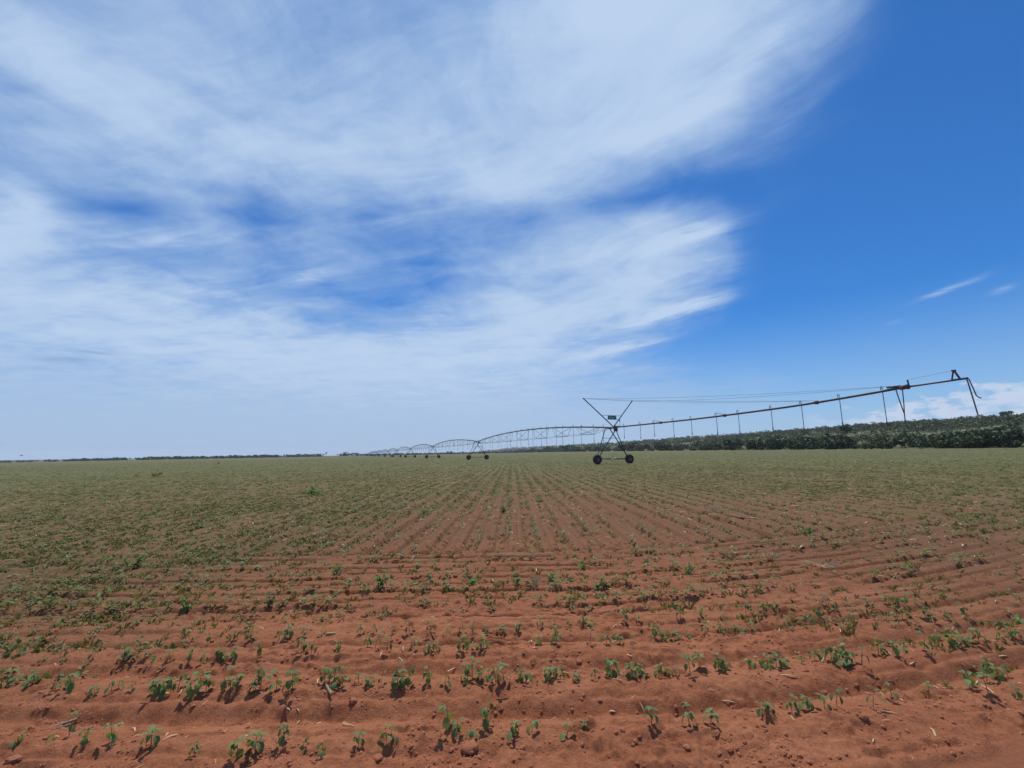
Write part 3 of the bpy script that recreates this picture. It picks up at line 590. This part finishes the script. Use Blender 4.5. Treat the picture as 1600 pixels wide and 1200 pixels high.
R3=[(-4.64,4.24),(-4.46,4.22),(-4.24,4.19),(-3.9,4.15),(-3.67,4.17),(-3.34,4.15),(-3.27,4.16),(-3.19,4.14),(-2.93,4.17),(-2.71,4.19),(-2.51,4.18),(-2.37,4.2),(-2.11,4.2),(-2.05,4.19),(-2.03,4.23),(-1.9,4.22),(-1.76,4.26),(-1.4,4.24),(-1.28,4.26),(-1.21,4.24),(-1.1,4.25),(-0.95,4.25),(-0.75,4.24),(-0.62,4.23),(-0.46,4.22),(-0.37,4.22),(-0.26,4.24),(-0.13,4.23),(0.01,4.24),(0.24,4.29),(0.37,4.28),(0.49,4.32),(0.61,4.32),(0.66,4.33),(0.7,4.31),(1.04,4.37),(1.16,4.37),(1.36,4.39),(1.57,4.42),(1.78,4.44),(1.98,4.43),(2.11,4.44),(2.22,4.47),(2.43,4.55),(2.55,4.54),(2.75,4.58),(3.11,4.69),(3.14,4.67),(3.19,4.65),(3.57,4.7),(3.78,4.74),(3.85,4.72),(3.96,4.73),(4.11,4.76),(4.5,4.84),(5.2,5.03),(5.28,5.05),(5.46,5.08)]

ONES = ['', 'first', 'second', 'third', 'fourth', 'fifth', 'sixth', 'seventh', 'eighth', 'ninth', 'tenth', 'eleventh', 'twelfth', 'thirteenth', 'fourteenth', 'fifteenth', 'sixteenth', 'seventeenth', 'eighteenth', 'nineteenth']
TENS = {2: ('twentieth', 'twenty'), 3: ('thirtieth', 'thirty'), 4: ('fortieth', 'forty'), 5: ('fiftieth', 'fifty'), 6: ('sixtieth', 'sixty'), 7: ('seventieth', 'seventy'), 8: ('eightieth', 'eighty'), 9: ('ninetieth', 'ninety')}
def ordinal(n):
    if n == 100: return 'hundredth'
    if n > 100: return 'hundred and '+ordinal(n-100)
    if n < 20: return ONES[n]
    t, o = divmod(n, 10); return TENS[t][0] if o == 0 else TENS[t][1]+'-'+ONES[o]
NP = 26; seed_me = []
for k in range(NP):
    (sv, sf), (lv, lf) = seedling_proto(100+k, [0.06, 0.08, 0.09, 0.105, 0.12][k % 5])
    seed_me.append((mesh_np('stem', sv, sf, M['stem'], True), mesh_np('foliage', lv, lf, M['seedling'], True, {'tint': np.random.default_rng(k).uniform(.1, .9)+0*lv[:, 0]})))
rows = [(R0, 'crop row nearest the camera'), (R1, 'second crop row from the camera'), (R2, 'third crop row from the camera'), (R3, 'fourth crop row from the camera')]
def place_seedling(x, y, sc, k, label, group):
    rt = empty('seedling', (x, y, gz(x, y)-0.004), random.uniform(0, 6.28), sc)
    tag(rt, label, 'seedling', group)
    link('stem', seed_me[k][0], rt); link('foliage', seed_me[k][1], rt)
for ri, (pts, nm) in enumerate(rows):
    if ri in (1, 2): pts = pts+[(x+random.choice((-1, 1))*random.uniform(.028, .055), y+random.uniform(-.02, .02)) for x, y in pts if random.random() < 0.24]
    pts = sorted(pts, key=lambda p: p[0]/p[1])
    for i, (x, y) in enumerate(pts):
        k = random.randrange(NP); sc = random.choice((0.6, 0.75, 0.85, 0.95, 1.05))*(1.12 if ri == 1 else 1.0)
        size = [0.07, 0.09, 0.105, 0.12, 0.135][k % 5]*sc; look = 'short' if size < 0.065 else ('tall' if size > 0.1 else 'mid-height')
        place_seedling(x, y, sc, k, '%s broad-leaved seedling, %s from the left in the %s' % (look, ordinal(i+1), nm), 'seedlings in the '+nm)
# ------------------------------------------------------------------ uncounted crop, weeds and litter
def wedge(n, r0, r1, a0=-56, a1=56, power=1.0):
    """points spread so that density per square metre falls with distance"""
    u = rng.random(n); r = (r0**(1-power)+(r1**(1-power)-r0**(1-power))*u)**(1/(1-power)) if power != 1 else r0*(r1/r0)**u
    a = np.radians(rng.uniform(a0, a1, n)); return r*np.sin(a), r*np.cos(a)
crop_protos = [simple_plant(200+i, random.uniform(.07, .15), random.randint(7, 12), .05, .032) for i in range(10)]
X, Y = [], []
for q0 in (4.92, 5.45, 6.0, 6.5, 7.0):                               # remaining headland rows
    x = np.arange(-10, 10, 0.11)+rng.uniform(-.05, .05, len(np.arange(-10, 10, 0.11))); keep = vn(x/0.7+q0*9, x*0+q0, 90) > 0.47; x = x[keep]
    c = np.where(x > 0, 0.034*x*x, 0.004*x*x); c = np.where(x > 6, 0.034*36+0.4*(x-6), c); X.append(x); Y.append(q0+c+rng.normal(0, .022, len(x)))
for p0 in np.arange(-46, 46, 0.54):                            # rows of the main field, running away from the camera
    y = np.arange(7.3, 42, 0.16); y = y+rng.uniform(-.07, .07, len(y)); x = np.full(len(y), p0)+rng.normal(0, .03, len(y))
    keep = (vn(y/0.8+p0*3.1, y*0+p0, 91) > 0.44) & (np.abs(x) < y*1.45) & (headland(x, y) > 7.55); X.append(x[keep]); Y.append(y[keep])
X = np.concatenate(X); Y = np.concatenate(Y)
keep = rng.random(len(X)) < np.clip(14/np.hypot(X, Y), 0.25, 1); X = X[keep]; Y = Y[keep]
tag(scatter('crop_seedlings', crop_protos, X, Y, rng.uniform(.6, 1.25, len(X)), M['crop']), kind='stuff')
# weeds
weed_protos = [simple_plant(300+i, .045, random.randint(7, 11), .04, .018) for i in range(8)]+[grass_proto(320+i, 8, .07, .05) for i in range(6)]
x1, y1 = wedge(150000, 4.8, 260, power=1.2); cv = cover(x1, y1); clump = fbm(x1/0.8, y1/0.8, 93, 3)
snap = (rng.random(len(x1)) < 0.7) & (y1 < 60) & (headland(x1, y1) > 7.6)
x1 = np.where(snap, np.round((x1+0.27)/0.54)*0.54-0.27+rng.normal(0, .07, len(x1)), x1)
keep = rng.random(len(x1)) < np.clip(cv*(0.36+0.80*sst(clump, 0.36, 0.64))*np.clip(0.05+np.hypot(x1, y1)/19, 0.30, 1)+0.06, 0, 1); x1 = x1[keep]; y1 = y1[keep]
sc = rng.uniform(.5, 1.2, len(x1))*(1+np.clip(np.hypot(x1, y1)-8, 0, 250)/24)
tag(scatter('weeds', weed_protos, x1, y1, sc, M['weed'], stretch=1/(1+np.clip(np.hypot(x1, y1)-8, 0, 250)/26)), kind='stuff')
# pale straw and stalk litter
def strip(seed):
    rd = random.Random(seed); l = rd.uniform(.02, .06); w = rd.uniform(.0025, .006); b = rd.uniform(-.01, .01)
    V = np.array([(-l, -w, .004), (-l, w, .004), (0, w+b, .012), (0, -w+b, .014), (l, w*.5, .006), (l, -w*.5, .008)]); return V, np.array([(0, 3, 2), (0, 2, 1), (3, 5, 4), (3, 4, 2)])
strips = [strip(i) for i in range(10)]
x1, y1 = wedge(30000, 3.0, 70, power=1.05); pr = 0.07+0.95*sst(np.hypot(x1, y1), 7, 14)*sst(fbm(x1/1.5, y1/1.5, 97, 3), 0.38, 0.62)
keep = rng.random(len(x1)) < pr; x1 = x1[keep]; y1 = y1[keep]
tag(scatter('straw_litter', strips, x1, y1, (.2+.8*rng.random(len(x1))**2)*(.75+np.hypot(x1, y1)/22+0.7*sst(np.hypot(x1, y1), 7, 10)), M['straw']), kind='stuff')
# crumbs of earth
def blob(seed, n=1, flat=0.7):
    rd = np.random.default_rng(seed); t = (1+5**.5)/2
    V = np.array([(-1,t,0),(1,t,0),(-1,-t,0),(1,-t,0),(0,-1,t),(0,1,t),(0,-1,-t),(0,1,-t),(t,0,-1),(t,0,1),(-t,0,-1),(-t,0,1)], float); V /= np.linalg.norm(V[0])
    F = [(0,11,5),(0,5,1),(0,1,7),(0,7,10),(0,10,11),(1,5,9),(5,11,4),(11,10,2),(10,7,6),(7,1,8),(3,9,4),(3,4,2),(3,2,6),(3,6,8),(3,8,9),(4,9,5),(2,4,11),(6,2,10),(8,6,7),(9,8,1)]
    for _ in range(n):
        V = list(map(tuple, V)); mid = {}; G = []
        def mp(a, b):
            k_ = (min(a, b), max(a, b))
            if k_ not in mid: p = (np.array(V[a])+np.array(V[b]))/2; p /= np.linalg.norm(p); V.append(tuple(p)); mid[k_] = len(V)-1
            return mid[k_]
        for a, b, c in F: ab, bc, ca = mp(a, b), mp(b, c), mp(c, a); G += [(a, ab, ca), (b, bc, ab), (c, ca, bc), (ab, bc, ca)]
        V = np.array(V); F = G
    V = V*(1+rd.uniform(-.16, .16, (len(V), 1)))*rd.uniform(.75, 1.25, (1, 3)); V[:, 2] *= flat
    return V, np.array(F)
crumbs = [blob(i, 0) for i in range(8)]
x1, y1 = wedge(60000, 2.1, 14, power=1.3); keep = rng.random(len(x1)) < 0.12+0.88*sst(fbm(x1/0.45, y1/0.3, 98, 3), 0.45, 0.65); x1 = x1[keep]; y1 = y1[keep]
tag(scatter('soil_crumbs', crumbs, x1, y1, 0.003+0.013*rng.random(len(x1))**5, M['clod']), kind='stuff')

# ------------------------------------------------------------------ single scraps one can point at
def stalk(name, label, x, y, length, rad, rz, tilt=0.05, cat='dry stalk', mat='wood', frayed=True):
    mb = MB(); n = 7; pts = []; rr = []
    for i in range(n): t = i/(n-1)-0.5; pts.append((t*length, 0.01*length*math.sin(i*1.9), rad+0.012*math.sin(i*1.3)*length)); rr.append(rad*(1.15 if i in (2, 4) else 0.9)*(1-0.2*abs(t)))
    mb.tube(pts, rr, 8)
    if frayed:
        for j in range(4): a = random.uniform(-.5, .5); mb.tube([(length*0.45, 0, rad), (length*(0.55+0.05*j), a*length*0.2, rad*1.2+0.01*j)], [rad*.3, rad*.1], 4)
    o = mb.build(name, M[mat], None, (x, y, gz(x, y)), True); o.rotation_euler = (0, tilt, rz); tag(o, label, cat); return o
stalk('dry_stalk', 'thick pale dry maize stalk with dark shadow lying at the lower left', -2.93, 3.06, 0.22, 0.011, 0.45, -0.12)
s2_ = stalk('dry_stalk', 'dark forked stalk stub leaning across the thick pale stalk at lower left', -2.86, 3.05, 0.14, 0.008, -0.25, -0.25)
stalk('dry_stalk', 'short grey-brown broken stalk lying slantwise just below the second crop row', -1.27, 3.24, 0.15, 0.010, -0.9, 0.1)
stalk('maize_cob', 'small pale maize cob lying alone on bare soil left of centre', -1.67, 4.25, 0.085, 0.010, 0.05, 0, 'maize cob', 'straw', False)
stalk('dry_stick', 'dark stick lying on bare ground in the right middle distance', 5.35, 10.4, 0.9, 0.018, 1.9, 0.02, 'stick')
def husk(label, x, y, ln, wd, rz, up=0.1, cat='dry leaf', name='dry_leaf'):
    V, F = [], []; leaf_blade(V, F, (0, 0, 0.008), 0, up, ln, wd, 0.35, 0.3); V = np.array(V); F = np.array(F)
    V2 = V+np.array([0, 0, 0.0015]); n = len(V); F2 = np.concatenate([F[:, ::-1], F+n])
    o = link(name, mesh_np(name, np.concatenate([V, V2]), F2, M['straw'], True, {'tint': np.full(2*n, .6)}), None, (x, y, gz(x, y))); o.rotation_euler = (0, 0, rz); tag(o, label, cat)
husk('white dry leaf standing upright beside a seedling in the nearest row', 0.79, 2.93, 0.075, 0.016, 2.2, 1.25)
husk('small pale husk scrap lying flat right of centre above the nearest row', 0.60, 3.09, 0.05, 0.018, 0.1)
husk('tiny pale husk scrap between the two nearest rows, lower left', -1.49, 3.11, 0.045, 0.012, -0.4)
husk('upright pale straw, leftmost of three between second and third row', -1.08, 3.76, 0.07, 0.010, 1.4, 0.9, 'straw', 'straw')
husk('thin pale straw, middle one of three between second and third row', -0.90, 3.79, 0.055, 0.008, 1.8, 0.8, 'straw', 'straw')
husk('slanting pale straw, rightmost of three between second and third row', -0.82, 3.78, 0.06, 0.009, -1.0, 0.5, 'straw', 'straw')
husk('pale flat straw lying just above the fourth row near the centre', -0.25, 4.72, 0.08, 0.014, 0.0, 0.05, 'straw', 'straw')
husk('pale curled husk lying right of centre just above the fourth row', 0.30, 4.78, 0.11, 0.010, 0.3, 0.1)
husk('bright white husk scrap lying on bare soil in the left middle distance', -5.41, 8.13, 0.10, 0.05, 0.2, 0.8)
husk('pale upright husk beyond the headland rows, left of centre', -4.38, 8.6, 0.12, 0.05, 1.1, 0.9)
husk('thin pale standing straw at the headland edge left of centre', -1.56, 6.95, 0.13, 0.012, 1.3, 0.9, 'straw', 'straw')
husk('long red-brown straw lying slantwise above the nearest row, right of centre', 1.09, 3.1, 0.10, 0.004, 2.2, 0.1, 'straw', 'straw')
husk('pale husk scrap on bare soil in the right middle distance', 6.27, 6.97, 0.13, 0.05, -0.3, 0.1)
husk('pale husk scrap beside the green weed patch, right middle distance', 4.55, 7.25, 0.12, 0.04, 0.4, 0.4)
def clod(label, x, y, r, seed, flat=0.7):
    V, F = blob(seed, 2, flat); rr = np.random.default_rng(seed); V = V*(1+0.10*(fbm(V[:, 0]*2+9, V[:, 1]*2+V[:, 2]*3, seed, 3)-0.5)[:, None]*3)
    o = link('soil_clod', mesh_np('soil_clod', V*r, F, M['clod'], True), None, (x, y, gz(x, y)+r*0.22)); tag(o, label, 'clod', 'large clods of red soil')
clod('largest rounded clod of red soil, below the nearest row near the centre', -0.25, 2.66, 0.045, 5, 0.6)
clod('rough dark clod under the second row, right of the broken stalk', -1.07, 3.16, 0.022, 6)
clod('flat clod of red soil at the lower left corner', -2.72, 2.64, 0.032, 7, 0.5)
clod('flat reddish clod just below the nearest row, under the centre seedlings', -0.75, 2.64, 0.026, 8, 0.5)
clod('rounded clod of soil below the nearest row, right of centre', 0.92, 2.62, 0.016, 9)
clod('dark clod standing on the near ridge at the lower right', 2.02, 2.80, 0.022, 10)
clod('small dark clod beside the third row near the centre', 0.50, 3.68, 0.024, 11)
def tuft(label, x, y, h, spread, n, mat, cat, name, seed):
    V, F = grass_proto(seed, n, h, spread); V[:, :2] *= 1.0
    o = link(name, mesh_np(name, V, F, M[mat], False, {'tint': np.random.default_rng(seed).random(len(V))}), None, (x, y, gz(x, y))); tag(o, label, cat)
tuft('dry fan-shaped straw tuft standing just left of the central bright weed', 0.23, 5.51, 0.15, 0.10, 26, 'straw', 'dry tuft', 'dry_tuft', 1)
tuft('wide tangled heap of brushy straw in the right middle distance', 4.05, 6.09, 0.08, 0.20, 40, 'straw', 'dry tuft', 'dry_tuft', 2)
tuft('small pale straw tuft left of the wide tangled straw heap', 3.63, 6.5, 0.13, 0.12, 34, 'straw', 'dry tuft', 'dry_tuft', 3)
tuft('round dry tangle of stalks on bare soil, right of the bare central patch', 4.94, 11.4, 0.18, 0.25, 36, 'straw', 'dry tuft', 'dry_tuft', 4)
def weed_plant(label, x, y, h, wd, n, seed, mat='bright_weed'):
    rd = random.Random(seed); sv, sf, lv, lf = [], [], [], []
    for j in range(6):
        a = rd.uniform(0, 6.28); e = np.array([math.cos(a)*wd*rd.uniform(.2, .8), math.sin(a)*wd*rd.uniform(.2, .8), h*rd.uniform(.55, 1)]); tri_stem(sv, sf, (0, 0, -.02), e, .003, .0015)
        for i in range(n//6): t = rd.uniform(.25, 1.0); b_ = rd.uniform(0, 6.28); leaf_blade(lv, lf, e*t, b_, rd.uniform(-.5, .8), h*rd.uniform(.22, .38), h*rd.uniform(.10, .17), .3, .6)
    rt = empty('weed', (x, y, gz(x, y)), rd.uniform(0, 6.28)); tag(rt, label, 'weed', 'single leafy weeds among the crop')
    link('stem', mesh_np('stem', np.array(sv), np.array(sf), M['stem'], True), rt)
    link('foliage', mesh_np('foliage', np.array(lv), np.array(lf), M[mat], True, {'tint': np.random.default_rng(seed).random(len(lv))}), rt)
WEEDS = [('bright green bushy weed left of centre, tallest in the middle field', -1.59, 5.57, .21, .10, 54), ('low bright green weed at the foot of the tallest weed', -1.72, 5.38, .10, .10, 30),
 ('bright green rounded weed just left of the picture centre line', -0.52, 5.63, .17, .09, 48), ('green weed immediately left of the fan-shaped straw tuft', 0.02, 5.55, .13, .10, 36),
 ('bright green weed immediately right of the fan-shaped straw tuft', 0.45, 5.64, .17, .09, 42), ('bright green weed, nearer one of the pair right of centre', 0.98, 5.41, .17, .11, 48),
 ('bright green weed, farther one of the pair right of centre', 0.92, 6.2, .16, .10, 42), ('yellowish green weed clump left of centre near the headland edge', -2.46, 6.34, .16, .13, 48),
 ('bright weed with dark shadow standing alone at left between rows', -3.48, 4.92, .16, .13, 54), ('dark bushy weed with a strong shadow left of centre', -2.62, 4.95, .14, .13, 54),
 ('spreading green weed patch at the left middle distance', -5.63, 6.73, .20, .22, 72), ('wide green weed patch on bare soil, right middle distance', 5.36, 8.3, .20, .30, 84),
 ('leafy weed in a far crop row left of the bare patch', -2.37, 12.1, .25, .18, 48), ('leafy weed in a far crop row at the centre of the bare patch', -0.25, 12.2, .25, .15, 42),
 ('low pale green weed right of centre at the headland edge', 2.31, 6.0, .13, .16, 48), ('large bright green weed patch far left of centre', -8.2, 18.2, .45, .6, 90)]
for i, wdef in enumerate(WEEDS): weed_plant(*wdef, seed=500+i)
weed_plant('ragged grey-green shrub standing alone far out in the left field', -31.6, 39.0, .75, .8, 66, 560, 'weed')
weed_plant('smaller grey-green shrub left of the ragged lone shrub', -35.3, 41.5, .4, .4, 36, 561, 'weed')
weed_plant('tiny dark weed against the skyline of the far left field', -72, 108, .8, .4, 36, 562, 'bush')

# ------------------------------------------------------------------ trees and scrub
def crown_proto(seed, n, wx_, wz_, lobes=5, leaf=0.3, base=0.15):
    """a crown as leaf clumps spread over uneven lobes; unit height"""
    rd = np.random.default_rng(seed); V, F, Tn = [], [], []
    L = [(rd.uniform(-.5, .5)*wx_, rd.uniform(-.5, .5)*wx_, rd.uniform(base+.15, 1-.28*wz_), rd.uniform(.22, .42)) for _ in range(lobes)]
    tl = rd.random(lobes)
    for i in range(n):
        j = rd.integers(lobes); l = L[j]; d = rd.normal(size=3); d /= np.linalg.norm(d); rr = l[3]*rd.uniform(.55, 1.08)
        c = np.array([l[0]+d[0]*rr*wx_, l[1]+d[1]*rr*wx_, l[2]+d[2]*rr*0.75*wz_]); c[2] = max(c[2], 0.02)
        a = rd.normal(size=3); a /= np.linalg.norm(a); b = np.cross(a, rd.normal(size=3)); b /= np.linalg.norm(b); s = leaf*rd.uniform(.35, 1.0)*l[3]
        k = len(V); V += [c+a*s, c+b*s*.7, c-a*s*.8, c-b*s*.6]; F += [[k, k+1, k+2], [k, k+2, k+3]]; Tn += [np.clip(tl[j]*.6+rd.random()*.4, 0, .99)]*4
    return np.array(V), np.array(F), np.array(Tn)
def trunk_mb(seed, h, r):
    rd = random.Random(seed); mb = MB(); mb.tube([(0, 0, -0.3), (rd.uniform(-.04, .04)*h, 0, h*.3), (rd.uniform(-.06, .06)*h, rd.uniform(-.05, .05)*h, h*.55)], [r, r*.75, r*.5], 6)
    for i in range(4):
        a = rd.uniform(0, 6.28); mb.tube([(0, 0, h*.28), (math.cos(a)*h*.16, math.sin(a)*h*.16, h*.55), (math.cos(a)*h*.28, math.sin(a)*h*.28, h*.78)], [r*.5, r*.3, r*.12], 5)
    return mb
lnd = lambda x, y: float(land(np.array([x]), np.array([y]))[0])
bush_me = []
for i in range(9):
    V, F, Tn = crown_proto(700+i, 620, random.uniform(.9, 1.5), random.uniform(.8, 1.1), random.randint(5, 9), .42, .0)
    bush_me.append((mesh_np('crown', V, F, M['bush'], False, {'tint': Tn}), trunk_mb(700+i, 1.0, .035).mesh('trunk', M['bark'])))
def tree(name, x, y, h, k, label, cat, group=None, me=None):
    rt = empty(name, (x, y, lnd(x, y)-0.05), random.uniform(0, 6.28), h); tag(rt, label, cat, group)
    link('trunk', (me or bush_me)[k][1], rt); link('crown', (me or bush_me)[k][0], rt); return rt
yy = 104.0; nb = 0
while yy < 2600:
    for row in range(2):
        y = yy+random.uniform(-3, 3)+row*2; x = float(ridge_x(np.array([y]))[0])-430+random.uniform(-3, 5)+row*9
        h = (2.0+4.2*random.random()**2)*(1+row*.25)*(1+min(yy, 1100)/900)
        tree('bush', x, y, h, random.randrange(9), 'dark green bush in the dense belt where the field meets the hill', 'bush', 'bushes along the foot of the hill'); nb += 1
    yy += 2.6+yy*0.03
# trees that stand out
tall_me = []
for i in range(3):
    V, F, Tn = crown_proto(760+i, 700, .95, .85, 6, .36, .35); tall_me.append((mesh_np('crown', V, F, M['bush'], False, {'tint': Tn}), trunk_mb(760+i, 1.0, .03).mesh('trunk', M['bark'])))
tree('tree', 574, 506, 10, 0, 'broad round tree on the skyline at the far right edge of the ridge', 'tree').location.z -= 2.8
tree('tree', 300, 394, 10, 1, 'tree rising above the ridge behind the hanging hoses, right of centre', 'tree', me=tall_me)
tree('tree', 163, 484, 9.5, 2, 'tree bump on the low ridge just right of the machine tower', 'tree', me=tall_me)
tree('tree', 160, 300, 8, 0, 'dark tall tree in the bush belt right of the tower', 'tree', me=tall_me)

# hillside woodland, one mass
def hill_points(n):
    u = rng.uniform(-0.12, 1.55, n); t = 430*rng.random(n)**0.9+6
    # solve ridge_x(y)-430+t = u*y
    a_ = 0.00004; b_ = u; c_ = -(160+t); y = (-b_+np.sqrt(b_*b_-4*a_*c_))/(2*a_); return u*y, y, t
hx, hy, ht = hill_points(12000); ok = (hy < 3900) & (hy > 60) & (fbm(hx/45, hy/45, 120, 3)+0.22*rng.random(len(hx)) > 0.555); hx, hy, ht = hx[ok], hy[ok], ht[ok]
wp = []
for i in range(8):
    V, F, Tn = crown_proto(800+i, 80, random.uniform(1.0, 1.6), .9, 4, .55, .0); wp.append((V, F))
pt = np.clip(sst(fbm(hx/60, hy/60, 130, 3), .35, .65)*.7+.3*rng.random(len(hx)), 0, .95)
tag(scatter('woodland', wp, hx, hy, (1.6+4.8*rng.random(len(hx))**3)*(1+hy/2500), M['wood_leaf'], z=land(hx, hy)-0.3, tint=pt), kind='stuff')

# far windbreak trees along the left horizon
far_me = []
for i in range(6):
    V, F, Tn = crown_proto(900+i, 110, random.uniform(1.0, 1.5), 1.0, 4, .75, .0)
    k = len(V); V = np.vstack([V, [(-.03, 0, -.1), (.03, 0, -.1), (0, .03, -.1), (0, 0, .5)]]); F = np.vstack([F, [(k, k+1, k+3), (k+1, k+2, k+3), (k+2, k, k+3)]]); Tn = np.append(Tn, [0]*4)
    far_me.append(mesh_np('far_tree', V, F, M['far_leaf'], False, {'tint': Tn}))
SEG = [(0,25,2),(33,47,2.2),(52,62,2.5),(80,95,2.7),(110,145,3),(148,172,3),(173,205,3.2),(218,228,3),(232,330,3.6),(334,442,3.4),(450,503,3.2),(532,544,3.0),(565,700,1.9),(700,790,1.7),(790,905,1.5)]
def far_tree(px, hpx, D, label, group=None):
    x = (px-800)/680*D; o = link('tree', far_me[random.randrange(6)], None, (x, D, lnd(x, D)-0.2)); hh = hpx*D/680
    o.scale = (hh*random.uniform(1.0, 1.6), hh*1.2, hh); o.rotation_euler = (0, 0, random.uniform(0, 6.28)); tag(o, label, 'tree', group)
for a, b, hp in SEG:
    px = a+1.5
    while px < b:
        far_tree(px, hp*random.uniform(.8, 1.25)+1.3, 1000+random.uniform(-25, 25), 'small dark tree in the broken windbreak line along the far left horizon' if a < 560 else 'tiny dark tree on the far horizon behind the irrigation spans', 'windbreak trees on the far left horizon' if a < 560 else 'trees on the horizon behind the irrigator')
        px += 3.0
far_tree(548, 7.5, 900, 'largest round tree on the horizon left of the farthest irrigation arches')
far_tree(561, 6.2, 900, 'second round tree just right of the largest horizon tree')
far_tree(704, 4.8, 900, 'round dark tree on the horizon between the second and third towers')
far_tree(724, 4.6, 900, 'round dark tree on the horizon left of the second tower')
pm = MB(); pm.tube([(0, 0, 0), (0.1, 0, 3), (0, 0, 6.2)], [.22, .16, .12], 6)
rt = empty('palm_like_tree', (-284*1.0, 900*1.0*0.745, lnd(-284, 670))); tag(rt, 'thin bare-stemmed tree with a small tuft top on the left horizon', 'tree')
pm.build('trunk', M['bark'], rt); V, F, Tn = crown_proto(950, 80, .9, .6, 3, .9, .2); o = link('crown', mesh_np('crown', V, F, M['far_leaf'], False, {'tint': Tn}), rt, (0, 0, 4.6)); o.scale = (2.4, 2.4, 2.2)

# ------------------------------------------------------------------ pale farm buildings at the foot of the hill
def shed(x, y, wd, dp, h, rz, label):
    rt = empty('farm_shed', (x, y, lnd(x, y)), rz); tag(rt, label, 'shed')
    b = MB(); b.box((0, 0, h/2-0.5), (wd, dp, h+1)); b.build('wall', M['shed'], rt)
    r = MB(); k = h*0.35
    r.v += [(-wd/2-.4, -dp/2-.4, h+.003), (wd/2+.4, -dp/2-.4, h+.003), (wd/2+.4, dp/2+.4, h+.003), (-wd/2-.4, dp/2+.4, h+.003), (-wd/2-.4, 0, h+k), (wd/2+.4, 0, h+k)]
    r.f += [(0, 1, 5, 4), (2, 3, 4, 5), (0, 4, 3), (1, 2, 5), (3, 2, 1, 0)]; r.build('roof', M['roof'], rt)
    for i in range(3): w_ = MB(); w_.box((-wd/3+i*wd/3, -dp/2-.02, h*.45), (wd*.12, .06, h*.45)); w_.build('window', M['window'], rt)
shed(166, 605, 15, 7, 3.4, .3, 'long low pale farm shed at the foot of the hill right of the tower')
shed(176, 596, 7, 6, 3.0, .3, 'small pale farm shed just right of the long low shed')

# a bird over the left horizon
bd = MB(); bd.tube([(-.25, 0, 0), (-.1, 0, .02), (.1, 0, .02), (.3, 0, 0)], [.02, .07, .08, .02], 8)
bird = bd.build('bird', M['feather'], None, (-125, 112, 2.05), True); bird.rotation_euler = (0, 0, .4); tag(bird, 'tiny dark bird flying low over the far left horizon', 'bird')
for sy in (-1, 1):
    wg = MB(); wg.v += [(-.1, sy*.05, .04), (.1, sy*.05, .04), (.05, sy*.35, .18), (-.1, sy*.3, .17), (-.12, sy*.7, .10), (-.1, sy*.05, .025), (.1, sy*.05, .025), (.05, sy*.35, .165), (-.1, sy*.3, .155), (-.12, sy*.7, .09)]
    wg.f += [(0, 1, 2, 3), (3, 2, 4), (8, 7, 6, 5), (9, 7, 8)]; wg.build('wing', M['feather'], bird)

# ------------------------------------------------------------------ the air between here and the far trees
hz_ = MB(); hz_.box((0, 0, 20), (10800, 10800, 90)); ho = hz_.build('haze', M['box']); tag(ho, kind='stuff')
hm = bpy.data.materials.new('haze_air'); hm.use_nodes = True; hm.node_tree.nodes.clear(); ht_ = NT(hm.node_tree)
pv = ht_.n('ShaderNodeVolumePrincipled'); pv.inputs['Color'].default_value = (0.80, 0.88, 1.0, 1); pv.inputs['Density'].default_value = 0.00008; pv.inputs['Anisotropy'].default_value = 0.2
ov_ = ht_.n('ShaderNodeOutputMaterial'); ht_.L.new(pv.outputs[0], ov_.inputs['Volume']); ho.data.materials.clear(); ho.data.materials.append(hm)
